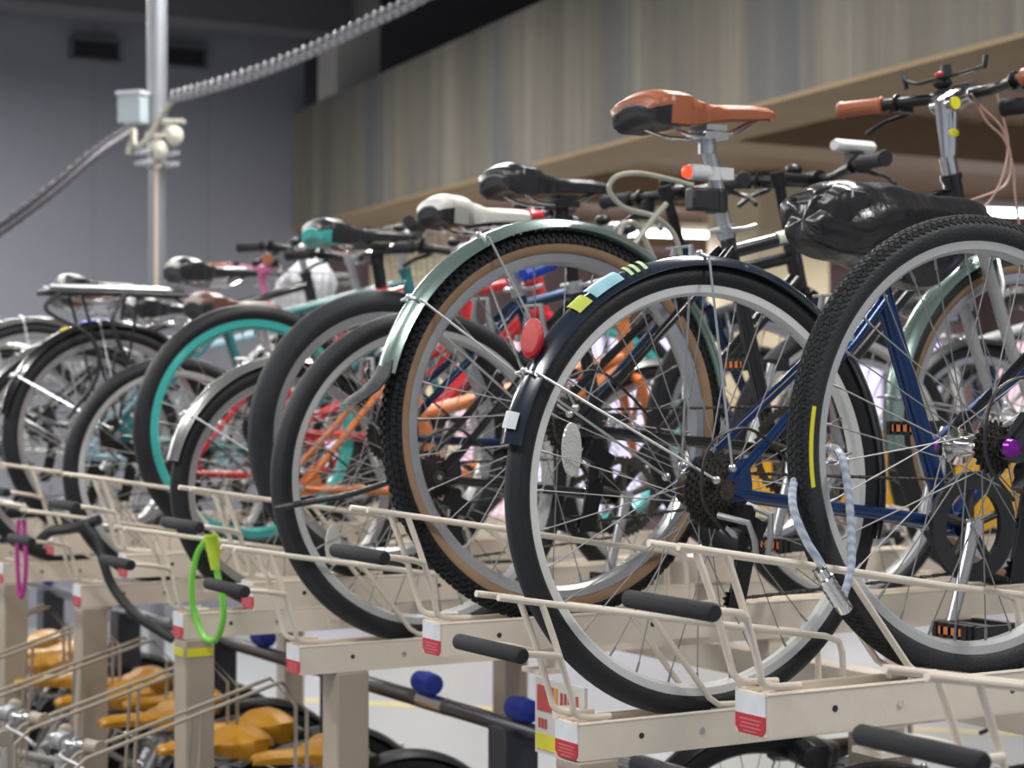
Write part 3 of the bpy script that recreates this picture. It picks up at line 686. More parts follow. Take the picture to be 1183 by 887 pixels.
# name: (s, x of the tray's end, high?)
ROW = {1: (1.989, 1.50, 1), 2: (2.436, 1.50, 0), 3: (2.864, 1.50, 1), 4: (3.437, 1.50, 0), 5: (3.667, 1.50, 1), 6: (4.067, 1.50, 0), 7: (4.441, 1.50, 1), 8: (4.796, 1.50, 0), 9: (5.162, 1.54, 1), 10: (5.509, 1.50, 0), 11: (5.87, 1.50, 1), 12: (6.23, 1.50, 0)}
TL = {0: 'low cream tray at the bottom right corner, mostly out of view',
      1: 'high cream tray under the grey zigzag tyre with the blue twisted lock',
      2: 'low cream tray carrying the blue bicycle with the smoky fender',
      3: 'high cream tray carrying the bicycle with tan tyre walls and green silver fender',
      4: 'low cream tray crossed by the black elastic cord, between tan-walled tyre and lime lock',
      5: 'high cream tray half hidden behind the low tray with the lime green lock beside it',
      6: 'low cream tray with the lime green cable lock looped by its end',
      7: 'high cream tray carrying the red bicycle with teal rims',
      8: 'low cream tray crossed by the thick black hanging strap',
      9: 'high cream tray of the carrier rack bicycle with black fender',
      10: 'low cream tray cut by the left edge of the view, magenta cable beside it',
      11: 'high cream tray farthest left, mostly beyond the magenta cable',
      12: 'low cream tray at the far left behind all the others'}
for k, (s, x, hi) in ROW.items(): tray(x, s, ZH if hi else ZL, TL[k], hi)
tray(1.50, 1.545, ZL, TL[0], 0)
POSTL = {2: 'cream steel post beside the red and yellow notice', 4: 'cream steel post beneath the low tray with the grey rimmed wheel', 6: 'cream steel post with a yellow sticker, beneath the tray with the lime lock', 8: 'cream steel post beneath the tray crossed by the black strap', 10: 'cream steel post at the left edge of the view', 12: 'farthest cream steel post, beyond the left edge one'}
for k, x in {2: 1.535, 4: 1.61, 6: 1.537, 8: 1.535, 10: 1.535, 12: 1.54}.items():
    s = ROW[k][0]; t = thing('rack_post', POSTL[k], 'post', (x, s, 0)); h = ZL - .055
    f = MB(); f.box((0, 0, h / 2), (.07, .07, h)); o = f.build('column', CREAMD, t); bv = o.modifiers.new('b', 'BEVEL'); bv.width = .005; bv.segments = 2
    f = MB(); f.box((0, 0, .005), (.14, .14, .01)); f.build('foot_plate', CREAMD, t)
    if k == 6: f = MB(); f.box((-.036, .0, h - .03), (.002, .06, .018)); f.box((0, -.036, h - .03), (.06, .002, .018)); f.build('sticker', YEL, t)
t = thing('rack_beam', 'long cream support beam under the far ends of the trays', 'beam', (2.65, 0, ZL - .091))
f = MB(); f.box((0, 4.0, -.03), (.06, 5.6, .06)); f.build('beam', CREAM, t)
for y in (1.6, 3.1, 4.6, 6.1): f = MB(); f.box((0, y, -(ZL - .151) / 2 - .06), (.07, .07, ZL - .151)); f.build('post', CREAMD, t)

# ------------------------------------------------------------------ the bicycles on the upper trays
def band_patch(parent, P, hz, R, a0, a1, y0, y1, m, name, label=None, dr=.004, wd=.027):
    f = MB(); ys = [y0 + (y1 - y0) * i / 6 for i in range(7)]
    f.sweep([(dr - .016 * (abs(y / wd) ** 2.2), y) for y in ys] , R, a0, a1, n=10, closed=False, o=(0, 0, hz)); return f.build(name, m, parent, label=label)
def reflector_round(t, c, m, r=(.020, .03), fdir=(-1, -.25, .1), name='rear_reflector', label='red rear reflector'):
    f = MB(); n = Vector(fdir).normalized(); u = n.cross(Vector((0, 0, 1))).normalized(); v = u.cross(n)
    rg = [[Vector(c) + n * q + u * cos(a) * r[0] * k + v * sin(a) * r[1] * k for a in [2 * pi * j / 20 for j in range(20)]] for q, k in ((-.006, .95), (.0, 1), (.004, .96), (.007, .8))]
    f.loft(rg); o = f.build(name, m, t, label=label)
    f = MB(); f.tube([Vector(c) - n * .004, Vector(c) - n * .03 - v * .01], [.012, .008], 10); f.build('reflector_mount', BPL, o); return o

def x1(t, P, hz, fo):
    f = MB(); f.box(P(.40, .40, 0), (.02, .02, .02)); f.build('cable_stop', BMET, t)
bike('bicycle nearest the camera at the right, grey tyre with zigzag tread and no fender', 1.882, 1.989, ZH, .312,
     dict(rt=.0205, lugs=([(-.95, .5, 0), (-.62, -.5, .5), (-.3, .5, 0), (0, -.5, .5), (.3, .5, 0), (.62, -.5, .5), (.95, .5, 0)], .0118, (.0105, .0058, .0016)), tread=TR_ZIG, side=RUBG, rim=ALUM, spokes=32, qr=PURP, hubm=CHROME, col=BLK, cl=(.37, .33), sad=(.33, .50, .28, .07, BLEA), bar=(.93, .60, .27, .05, .01), cass=5, cbig=.038, band=(2.95, 3.30), spm=STEEL, rimh=.020, rot=.13, extra=x1))

def x2(t, P, hz, fo):
    # covered saddle
    rg = []; N = 28; rnd = random.Random(3)
    st = [(-.165, .030, .448, .400), (-.158, .062, .472, .385), (-.13, .083, .486, .368), (-.10, .088, .492, .358), (-.075, .082, .486, .360), (-.055, .080, .488, .352), (-.02, .078, .492, .340), (.03, .064, .486, .322), (.08, .052, .478, .312), (.12, .045, .476, .330), (.16, .040, .476, .366), (.20, .034, .470, .398), (.225, .020, .455, .415)]
    for i, (x, w_, zt_, zb_) in enumerate(st):
        r = []
        for k in range(N):
            a = 2 * pi * k / N; cx = cos(a); sz = sin(a)
            fold = 1 + (0 if i < 2 else 1) * .10 * sin(7 * a + i * 1.1) * (1 if sz < .4 else .3) + .05 * sin(13 * a - i * 2.3)
            r.append(P(.362 + x * 1.0 + .006 * sin(5 * a + i), (zt_ + zb_) / 2 + (zt_ - zb_) / 2 * math.copysign(abs(sz) ** .8, sz) * (1 + .03 * sin(9 * a + i)), math.copysign(abs(cx) ** .75, cx) * w_ * fold))
        rg.append(r)
    f = MB(); f.loft(rg); o = f.build('saddle_cover', CRUMP, t, label='crumpled glossy black plastic saddle cover', ang=70); sb = o.modifiers.new('s', 'SUBSURF'); sb.levels = 2; sb.render_levels = 2
    RF = .341 + .006 + .016
    band_patch(fo, P, hz, RF, 2.03, 2.19, -.024, .006, TEALS, 'sticker', 'pale blue and teal registration sticker')
    band_patch(fo, P, hz, RF, 2.215, 2.295, -.024, .002, mat('olive_yellow_sticker', (.50, .56, .10), .4), 'sticker', 'yellow-green sticker')
    for a in (1.90, 1.94, 1.975): band_patch(fo, P, hz, RF, a, a + .018, -.024, -.002, mat('pale_green_sticker', (.50, .66, .36), .4), 'sticker', 'worn pale green sticker strip')
    band_patch(fo, P, hz, RF, 2.80, 2.87, -.022, .000, LWHT, 'sticker', 'torn white sticker low on the fender')
    c = P(cos(2.50) * (RF + .018), sin(2.50) * (RF + .018), -.004); reflector_round(fo, c, REDL, (.0175, .031), (-1, -.55, .25))
CRUMP = mat('crumpled_black_plastic', (.016, .016, .019), .27, bump=.5, bscale=22, spec=.6)
TEALS = mat('teal_blue_sticker', (.30, .55, .62), .4, var=.35, vscale=60)
bike('blue bicycle with smoky dark fender and red reflector, its saddle in a black plastic cover', 1.743, 2.436, ZL, .341,
     dict(rt=.019, tread=TR_ROAD, side=RUB, rim=mat('pale_grey_rim', (.68, .69, .68), .5, .1), spokes=32, hubm=GREASE, col=BLUE, frame_label='metallic blue step-through frame', bb=(.502, -.07), cl=(.358, .318), str=.016, ht=(.985, .46), hl=(1.01, .35), tt0=(.475, .06), tt1=(1.0, .41), dt=(1.005, .36), fx=1.12, dtr=.015,
          sad=(.335, .455, .27, .085, BLEA), bar=(1.0, .66, .28, .10, .03), fend=dict(m=SMOKE, a0=-.25, a1=2.93, st=(1.58, 2.62), stm=ALU, w=.027, gap=.014), cass=8, cbig=.062, cr=.078, guard=1, ca=-1.95, sref=(-.235, .065), dguard=1, pm=ALU, rot=.02, rimh=.020, extra=x2))

def x3(t, P, hz, fo):
    f = MB(); d = Vector((-.082, 0, .35)).normalized(); c = P(.322, .455)
    f.lathe([(-.05, .010), (-.045, .0145), (-.005, .0155), (.006, .012)], c, axis='x', n=16); f.lathe([(-.012, .0175), (.012, .0175)], c + Vector((.004, 0, -.002)), axis='z', n=16); f.box(c + Vector((.03, .0, 0)), (.03, .024, .022)); o = f.build('rear_light', WHP, t, label='small white seat-post light with red lens'); 
    f = MB(); f.lathe([(-.058, .005), (-.056, .010), (-.048, .0125)], c, axis='x', n=14); f.build('lens', mat('lit_red_lens', (.8, .02, .01), .3, emit=(1, .06, .02), estr=1.2), o)
    f = MB(); c = P(.335, .405); f.lathe([(-.022, .022), (.022, .022)], c, axis='z', n=16); f.box(c + Vector((-.035, -.008, .0)), (.06, .03, .042)); f.box(c + Vector((-.02, .02, .004)), (.035, .05, .03)); o = f.build('lock_bracket', BPL, t); bv = o.modifiers.new('b', 'BEVEL'); bv.width = .005; bv.segments = 2; bv.limit_method = 'ANGLE'
    for pts in ([(1122, 108), (1135, 124), (1158, 148), (1168, 185), (1160, 215), (1120, 232), (1106, 240)], [(1150, 98), (1156, 125), (1165, 165), (1158, 205), (1138, 238), (1110, 246)], [(1124, 110), (1140, 140), (1160, 160), (1170, 190), (1173, 225), (1178, 260)]):
        W = [Vector(on(px, py, 2.84)) - t.location for px, py in pts]; f = MB(); f.tube(curve(W, 6), .0026, 6); f.build('brake_cable', CABLE, t)
    f = MB(); q = P(.945, .648); f.lathe([(.05, .017), (.08, .017)], q, n=14); f.tube([q + Vector((0, .065, .0)), q + Vector((0, .068, .035))], [.009, .007], 10); f.tube(curve([q + Vector((-.01, -.06, .045)), q + Vector((-.012, .0, .040)), q + Vector((-.012, .08, .038)), q + Vector((-.012, .13, .036)), q + Vector((-.012, .17, .048))], 5), .007, 8, flat=.6); f.tube([q + Vector((-.012, .165, .03)), q + Vector((-.012, .172, .062))], .006, 8); f.tube([q + Vector((-.012, .045, .04)), q + Vector((-.014, .045, .062))], [.012, .010], 10); f.tube([q + Vector((-.012, -.06, .04)), q + Vector((-.012, -.066, .066))], .005, 8); f.build('phone_mount', BPL, t, label='black phone mount on the handlebar')
    f = MB(); f.ball(tuple(q + Vector((-.022, .055, .044))), (.006, .014, .006), n=8); f.build('red_button', RED, t)
bike('black bicycle with brown saddle and grips, tan tyre walls and green silver fender', 1.746, 2.864, ZH, .330,
     dict(rt=.0225, treadang=100, lugs=([(-1.35, 0, 0), (-.95, 0, .5), (-.5, 0, 0), (0, 0, .5), (.5, 0, 0), (.95, 0, .5), (1.35, 0, 0)], .0150, (.0095, .0085, .0045)), tread=TR_KNOB, side=TAN, rim=ALU, spokes=28, hubm=ALU, col=BLK, cl=(.362, .335), bb=(.465, -.05), ht=(.905, .475), hl=(.935, .36), tt0=(.372, .315), tt1=(.912, .45), fx=1.09, fkm=mat('silver_fork_paint', (.45, .46, .47), .35, .5), decal=mat('pale_green_decal', (.55, .72, .50), .35),
          sad=(.305, .575, .315, .088, BRN, -.06), sad_label='brown leather-look saddle with black underside', bar=(.945, .648, .30, .07, .0), elbow=(.888, .622), gripm=BRN, levm=BMET, stem_m=CHROME, barm=BMET, pm=ALU, pr=.0145,
          fend=dict(m=PGREEN, a0=.2, a1=2.88, st=(2.02, 2.50), stm=ALU, w=.030, flap=1, gap=.022), cass=7, cbig=.050, cr=.085, rimh=.024, rot=.05, extra=x3))

def x4(t, P, hz, fo):
    f = MB(); c = Vector(on(987, 169, 3.30)) - t.location
    f.loft([[c + Vector((dx, cos(a) * .02 * k, sin(a) * .014 * k)) for a in [2 * pi * j / 12 for j in range(12)]] for dx, k in ((-.055, .8), (-.05, 1), (.045, 1), (.05, .8))]); o = f.build('front_light', WHP, t, label='white battery light on the handlebar')
    f = MB(); f.box(c + Vector((0, 0, -.028)), (.03, .03, .03)); f.build('light_clamp', BPL, o)
    reflector_round(t, P(-.13, .30, 0) + Vector((.17, 0, 0)), REDL, (.014, .02))
bike('black bicycle with a black saddle, white lamp on its handlebar, fourth from the right', 1.783, 3.437, ZL, .324,
     dict(rt=.0215, tread=RUBG, side=RUB, rim=ALUM, spokes=32, col=BLK, cl=(.355, .37), bb=(.44, -.05), ht=(.92, .50), hl=(.945, .40), sad=(.295, .610, .285, .080, BLEA), pm=BMET, bar=(.985, .645, .30, .05, .015), stem_m=BMET, cass=7, sref=(-.20, -.13), extra=x4, fx=1.07))
def x5(t, P, hz, fo):
    f = MB(); a, e = [Vector(on(px, py, 3.62)) - t.location for px, py in ((603, 318), (640, 304))]; f.tube([a, a.lerp(e, .05), a.lerp(e, .95), e], [.012, .017, .017, .012], 14); f.build('frame_pump', BLU2, t, label='short bright blue pump')
bike('dark navy bicycle with a thick tyre and a white saddle with red nose', 1.806, 3.667, ZH, .299,
     dict(rt=.027, tread=TR_ROAD, side=RUBG, rim=ALU, spokes=32, col=NAVY, cl=(.33, .30), bb=(.43, -.03), ht=(.76, .42), hl=(.80, .30), extra=x5, sad=(.24, .487, .275, .075, WLEA), nose=RED, pm=ALU, bar=(.77, .55, .28, .04, .0), stem_m=BMET, cass=7, cbig=.06, fx=.97, rimh=.026))
bike('orange small-wheeled bicycle with a silver fender', 1.765, 4.067, ZL, .278,
     dict(rt=.021, rim=ALU, spokes=28, col=ORG, frame_label='orange frame', fr=.018, cl=(.28, .30), bb=(.40, -.02), tt0=(.33, .16), tt1=(.90, .30), ht=(.90, .40), hl=(.925, .26), fx=1.0, sad=(.24, .40, .26, .08, BLEA), bar=(.89, .62, .28, .10, .03), fend=dict(m=SILF, a0=.1, a1=2.92, st=(1.75, 2.55), w=.028), cass=6, crank=1, der=1, fkm=ORG, pm=ALU, cr=.075))
bike('red bicycle with teal rims and a black saddle with teal underside', 1.83, 4.441, ZH, .300,
     dict(rt=.022, rim=TEAL, frim=TEAL, spokes=32, rimh=.028, col=RED, frame_label='red frame', fr=.017, cl=(.355, .33), bb=(.42, -.03), ht=(.80, .42), hl=(.83, .30), sad=(.29, .500, .28, .078, BLEA), sunder=TEAL, pm=BMET, pr=.016, clm=RED, bar=(.80, .56, .27, .05, .0), stem_m=BMET, cass=7, fx=1.0))
bike('red step-through bicycle with a dark tyre and a brown sprung saddle', 1.758, 4.796, ZL, .290,
     dict(rt=.021, rim=ALUM, spokes=28, col=RED, cl=(.27, .30), bb=(.42, -.03), tt0=(.37, .12), tt1=(.86, .36), ht=(.86, .46), hl=(.885, .33), sad=(.17, .44, .25, .09, BRND), bar=(.86, .60, .28, .12, .02), mixte=((.40, .06), (.865, .32)), cass=6, fx=1.02))
def x9(t, P, hz, fo):
    f = MB(); z = .385
    f.tube([P(-.19, z, .05), P(-.20, z, 0), P(-.19, z, -.05), P(.20, z, -.055), P(.21, z, .055)], .006, 8, closed=True)
    for x in (-.12, -.04, .04, .12): f.tube([P(x, z, -.053), P(x, z, .053)], .004, 8)
    f.tube([P(-.17, z, 0), P(.2, z, 0)], .006, 8)
    for sy in (-1, 1):
        for x in (-.10, .06): f.tube([P(x, z, sy * .055), P(.0, .02, sy * .066)], .004, 8)
        f.tube([P(.2, z, sy * .05), P(.30, .31, sy * .016)], .004, 8)
    o = f.build('carrier_rack', BMET, t)
    f = MB(); f.tube([P(-.18, z + .015, -.03), P(.20, z + .015, -.03)], .009, 8); f.tube([P(-.18, z + .012, .03), P(.20, z + .012, .03)], .009, 8); f.build('rack_rail', ALU, o)
    f = MB(); f.tube(curve([P(-.16, z, -.06), P(-.20, z - .05, -.07), P(-.08, z - .12, -.07), P(-.06, z - .22, -.07), P(-.14, z - .34, -.06)], 6), .006, 8); f.tube(curve([P(.02, z, -.06), P(-.02, z - .08, -.075), P(.03, z - .2, -.07), P(.06, z - .26, -.07)], 6), .006, 8); f.build('luggage_strap', BPL, o)
    RF = .293 + .006 + .016
    band_patch(fo, P, hz, RF, 1.60, 1.85, -.014, .012, BLU2, 'sticker', 'blue and white sticker'); band_patch(fo, P, hz, RF, 1.97, 2.04, -.014, .012, YEL, 'sticker', 'yellow sticker')
    basket(t, P(1.06, .52), .26, .34, .20)
def basket(t, c, lx, ly, h):
    f = MB(); c = Vector(c)
    def ring(z, k): return [c + Vector((sx * lx / 2 * k, sy * ly / 2 * k, z)) for sx, sy in ((-1, -1), (1, -1), (1, 1), (-1, 1))]
    f.tube(ring(h / 2, 1.05), .004, 6, closed=True)
    for i in range(5): f.tube(ring(-h / 2 + h * i / 5, .88 + .17 * i / 5), .0014, 5, closed=True)
    for i in range(9):
        u = -1 + 2 * i / 8
        for sy in (-1, 1): f.tube([c + Vector((u * lx / 2 * .88, sy * ly / 2 * .88, -h / 2)), c + Vector((u * lx / 2 * 1.05, sy * ly / 2 * 1.05, h / 2))], .0014, 5)
        for sx in (-1, 1): f.tube([c + Vector((sx * lx / 2 * .88, u * ly / 2 * .88, -h / 2)), c + Vector((sx * lx / 2 * 1.05, u * ly / 2 * 1.05, h / 2))], .0014, 5)
        f.tube([c + Vector((u * lx / 2 * .88, -ly / 2 * .88, -h / 2)), c + Vector((u * lx / 2 * .88, ly / 2 * .88, -h / 2))], .0014, 5)
    f.tube([c + Vector((-lx * .45, 0, -h / 2)), c + Vector((-lx * .9, 0, -h / 2 - .04))], .006, 6)
    f.build('front_basket', STEEL, t, label='wire front basket')
bike('bicycle with a carrier rack over its black stickered fender and a wire basket in front', 1.708, 5.162, ZH - .02, .293,
     dict(rt=.022, rim=ALU, spokes=32, col=mat('dark_teal_paint', (.03, .17, .19), .3, coat=.3), cl=(.33, .32), sad=(.30, .47, .26, .09, BLEA), bar=(.92, .58, .27, .14, .02), fend=dict(m=BLK, a0=.1, a1=2.95, st=(1.7, 2.6), w=.029), cass=6, extra=x9, fx=1.03))
bike('bicycle with pale silver fender and grey saddle near the left edge', 1.72, 5.509, ZL, .315,
     dict(rt=.02, rim=ALU, spokes=32, lo=1, col=mat('ice_blue_paint', (.35, .55, .65), .3), cl=(.33, .32), sad=(.28, .44, .26, .09, BLEA), bar=(.90, .60, .27, .12, .02), fend=dict(m=SILF, a0=.1, a1=2.95, st=(1.7, 2.6), w=.028), cass=6, fx=1.05))
bike('bicycle with black saddle cut by the left edge, black frame', 1.70, 5.87, ZH, .30,
     dict(rt=.02, rim=ALU, spokes=32, lo=1, col=BLK, cl=(.33, .30), sad=(.20, .43, .26, .09, BLEA), bar=(.90, .56, .27, .12, .02), fend=dict(m=SILF, a0=.1, a1=2.95, st=(1.7, 2.6), w=.028), cass=6, fx=1.03))
def x12(t, P, hz, fo):
    c = Vector(on(350, 345, 6.23)) - t.location; basket(t, c, .24, .32, .16)
    bg = thing('cloth_bag', 'white cloth bag piled in the farthest front basket behind the pink handlebar', 'bag', tuple(t.location + c))
    rg = []; 
    for z, rr in ((-.07, .10), (-.04, .115), (.02, .12), (.06, .115), (.10, .085), (.135, .05), (.15, .015)):
        rg.append([(cos(a) * rr * (.85 + .08 * sin(5 * a + z * 40)) + z * .25, sin(a) * rr * 1.15 * (1 + .07 * sin(7 * a - z * 30)), z + .008 * sin(4 * a)) for a in [2 * pi * k / 28 for k in range(28)]])
    f = MB(); f.loft(rg); f.build('sack', mat('white_cloth', (.62, .64, .68), .8, bump=.5, bscale=25), bg, ang=80)
bike('white bicycle with pink handlebar tape, farthest of the parked row', 1.72, 6.23, ZL, .315,
     dict(rt=.02, rim=ALU, spokes=32, lo=1, col=WHP, cl=(.33, .32), sad=(.28, .50, .26, .085, BRND), bar=(.89, .60, .26, .10, .02), gripm=BRN, barm=mat('pink_tape', (.55, .16, .33), .5), stem_m=mat('pink_tape', (.55, .16, .33), .5), fend=dict(m=SILF, a0=.1, a1=2.95, st=(1.7, 2.6), w=.028), cass=6, fx=1.05, extra=x12))
# ------------------------------------------------------------------ loose things on the rack
def cord(name, pts, r, m, label, cat, n=8, extra=None):
    P0 = Vector(pts[0]); t = bpy.data.objects.new(name, None); C.objects.link(t); t.location = P0; tag(t, label, cat)
    f = MB(); f.tube(curve([Vector(p) - P0 for p in pts], 8), r, n); f.build('cable', m, t); return t, P0
TW, nt, b = node_mat('twisted_blue_clear_cable', (.36, .42, .52), .25)
wv = nt.nodes.new('ShaderNodeTexWave'); wv.wave_type = 'BANDS'; wv.bands_direction = 'DIAGONAL'; wv.inputs['Scale'].default_value = 38; tc = nt.nodes.new('ShaderNodeTexCoord'); nt.links.new(tc.outputs['Object'], wv.inputs[0])
r = nt.nodes.new('ShaderNodeValToRGB'); r.color_ramp.elements[0].color = (.30, .36, .48, 1); r.color_ramp.elements[1].color = (.52, .56, .63, 1); nt.links.new(wv.outputs['Fac'], r.inputs[0]); nt.links.new(r.outputs[0], b.inputs['Base Color'])
b.inputs['Coat Weight'].default_value = .7
pts = [on(966, 692, 1.935), on(950, 655, 1.94), on(930, 622, 1.95), on(916, 585, 1.965), on(919, 552, 1.99), on(938, 528, 2.03), on(960, 517, 2.03), on(972, 527, 1.97), on(979, 560, 1.955), on(983, 610, 1.945), on(983, 655, 1.935), on(974, 690, 1.932)]
t, P0 = cord('cable_lock', pts, .0056, TW, 'clear blue twisted cable lock looped round the nearest tyre', 'bicycle lock')
f = MB(); a, e = Vector(on(946, 656, 1.93)) - P0, Vector(on(978, 706, 1.93)) - P0
L = [a.lerp(e, q) for q in (0, .03, .2, .22, .3, .32, .42, .44, .54, .56, .66, .68, .78, .8, .97, 1)]
f.tube(L, [.006, .0085, .0085, .0105, .0105, .0090, .0108, .0090, .0108, .0090, .0108, .0090, .0108, .0100, .0100, .007], 18); f.build('lock_barrel', CHROME, t)
cord('cable_lock', [on(800, 214, 3.24), on(770, 206, 3.2), on(738, 200, 3.2), on(712, 204, 3.2), on(704, 220, 3.2), on(722, 240, 3.2), on(756, 250, 3.2), on(778, 270, 3.2), on(786, 300, 3.2), on(776, 322, 3.2), on(756, 300, 3.22), on(738, 262, 3.22), on(722, 258, 3.22), on(714, 275, 3.22)], .0055, GCAB, 'coiled clear grey cable lock hanging behind the brown saddle bicycle', 'bicycle lock')
cord('cable_lock', [on(770, 235, 3.18), on(745, 265, 3.18), on(722, 300, 3.17), on(708, 330, 3.17)], .0062, GCAB, 'straight end of clear grey cable above the smoky fender', 'bicycle lock')
t, P0 = cord('cable_lock', [on(241, 620, 4.0), on(228, 640, 4.02), on(222, 672, 4.03), on(224, 704, 4.03), on(236, 735, 4.0), on(250, 738, 3.95), on(258, 715, 3.93), on(257, 690, 3.93), on(250, 655, 3.94), on(247, 622, 3.95)], .007, LGRN, 'lime green cable lock hanging over the low tray', 'bicycle lock')
f = MB(); f.tube([Vector(on(244, 617, 3.95)) - P0, Vector(on(247, 640, 3.945)) - P0, Vector(on(249, 658, 3.94)) - P0], [.014, .013, .009], 14)
for k in range(5): f.lathe([(-.004, .016), (.002, .016)], Vector(on(244 + k, 619 + 4.5 * k, 3.948)) - P0, axis='z', n=14)
f.build('lock_head', mat('yellow_green_plastic', (.45, .62, .04), .4), t)
cord('strap', [on(98, 604, 4.62), on(112, 622, 4.6), on(120, 650, 4.58), on(132, 680, 4.56), on(160, 712, 4.5), on(200, 738, 4.42)], .012, BPL, 'thick black strap hanging slack between two low trays', 'strap')
cord('strap', [on(44, 628, 4.72), on(58, 614, 4.7), on(85, 610, 4.66), on(115, 600, 4.6)], .013, BPL, 'short thick black strap looped round the wire guides', 'strap')
cord('cable_lock', [on(22, 600, 5.1), on(20, 640, 5.1), on(24, 690, 5.08), on(30, 660, 5.07), on(28, 600, 5.1)], .006, MAG, 'magenta cable lock hanging at the left edge', 'bicycle lock')
cord('bungee_cord', [on(318, 587, 3.30), on(350, 581, 3.28), on(400, 572, 3.3), on(440, 560, 3.34), on(470, 548, 3.37)], .006, BPL, 'black elastic cord tied across the fourth wheel', 'cord')
# red/yellow notice on the second post
SIGN = mat('notice_board_white', (.66, .64, .62), .5); SR = mat('notice_red', (.50, .07, .06), .5, var=.3, vscale=60); SY = mat('notice_yellow', (.75, .70, .05), .5); SO = mat('notice_orange', (.75, .33, .06), .5)
t = thing('notice_sign', 'white notice with red block and yellow band fixed beneath the second tray', 'sign', (1.66, 2.715, HC - .535))
f = MB(); f.box((0, 0, 0), (.006, .155, .125)); f.build('board', SIGN, t)
f = MB(); f.box((-.004, .042, .030), (.002, .052, .042)); f.build('red_block', SR, t); f = MB(); f.box((-.004, .010, .030), (.002, .010, .042)); f.build('orange_strip', SO, t)
f = MB(); f.box((-.004, .0, -.042), (.002, .145, .026)); f.build('yellow_band', SY, t)
f = MB()
for y in (.062, .052, .042): f.box((-.0042, y, -.012), (.001, .006, .016))
for y in (-.008, -.020, -.032, -.044, -.056): f.box((-.0042, y, .034), (.001, .006, .024))
f.build('print', SR, t)
f = MB(); f.box((-.02, -.16, .02), (.03, .26, .02)); f.build('sign_bracket', CREAM, t)

# dark pipe with blue rollers, and dark posts
t = thing('pipe_rail', 'dark horizontal steel pipe running under the trays beside the aisle', 'rail', (2.0, 0, HC - .685))
f = MB(); f.tube([(0, 2.6, 0), (0, 7.6, 0)], .018, 14); f.build('pipe', mat('worn_pipe_steel', (.13, .13, .15), .3, .8, var=.5, vscale=6), t)
for y in (3.0, 3.75, 4.45, 5.15, 5.85): f = MB(); f.tube([(0, y, 0), (0, y + .12, 0)], .0192, 14); f.build('chrome_sleeve', CHROME, t)
for y in (3.46, 4.3, 5.1, 5.9, 6.7):
    f = MB(); f.box((0, y, -(HC - .685) / 2), (.075, .075, HC - .685)); f.build('post', DSTEEL, t)
BR = mat('blue_bristle', (.01, .04, .42), .6, bump=1, bscale=300)
for i, (px, py) in enumerate(((392, 784), (603, 806), (493, 783), (304, 740), (55, 690), (140, 682))):
    k = (px - CX) / F; s = 2.0 * (.8660254 - .5 * k) / (.5 + .8660254 * k); 
    if i == 0: continue
    f = MB(); f.lathe([(-.04, .014), (-.036, .023), (.0, .026), (.036, .023), (.04, .014)], n=20); o = f.build('blue_roller', BR); o.location = (2.0, s, HC - .644); tag(o, ['', 'blue roller by the dark post nearest the notice', 'blue roller beneath the high tray with the tan-walled tyre', 'blue roller just left of the nearest fully seen low tray end', 'blue roller at the far left behind the posts', 'blue roller between the two farthest cream posts'][i], 'roller')

# ------------------------------------------------------------------ lower tier
DKCREAM = mat('dark_cream_enamel', (.36, .31, .25), .5, var=.2)  # cream toned down to a darker colour for the lower tier
def lower_guide(s, label, z0=.985):
    t = thing('lower_bike_guide', label, 'bike tray', (1.2, s, 0), 0, 'wire guides of the lower tier')
    for sy in (-.03, .03):
        f = MB(); f.tube([(0, sy, .30), (-.005, sy, z0 - .03), (.03, sy, z0), (.46, sy, z0 + .125), (.52, sy, z0 + .06), (.52, sy, .33)], .0045, 8); f.tube([(.28, sy, z0 + .07), (.24, sy, .32)], .004, 8); f.build('wire_guide', DKCREAM, t)
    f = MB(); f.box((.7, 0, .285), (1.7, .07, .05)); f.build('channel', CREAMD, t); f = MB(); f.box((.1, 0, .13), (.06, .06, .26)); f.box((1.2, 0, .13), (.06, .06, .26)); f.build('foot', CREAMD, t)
LGL = ('nearest, at the bottom edge', 'second from the near end, left of the second post', 'third from the near end', 'fourth from the near end', 'farthest, by the left edge')
for i, s in enumerate((3.9, 4.3, 4.72, 5.15, 5.6)): lower_guide(s, 'lower tier cream wire guide, ' + LGL[i], .955)
def low_bike(X, s, z, lab):
    return bike(lab, X + .25, s, .31, .27, dict(rz=pi, lo=1, rt=.022, rim=ALU, spokes=24, col=mat('silver_grey_paint', (.42, .41, .39), .4, .2), cl=(.25, .18), bb=(.36, -.02), tt0=(.30, .06), tt1=(.80, .20), ht=(.80, .34), hl=(.82, .2), fx=.94, barm=ALU, gripm=DKCREAM, levm=GREY, stem_m=GREY, sad=(.25, z - .31 - .275, .255, .108, ORS), sad_label='orange saddle', sunder=BPL, bar=(.80, .38, .12, .04, .0), crank=0, der=0, cass=1, brake=0, bell=0, intray=0, group='hire bicycles of the lower tier', fend=dict(m=BPL, a0=.3, a1=2.8, st=(2.3,), w=.028, front=0)))
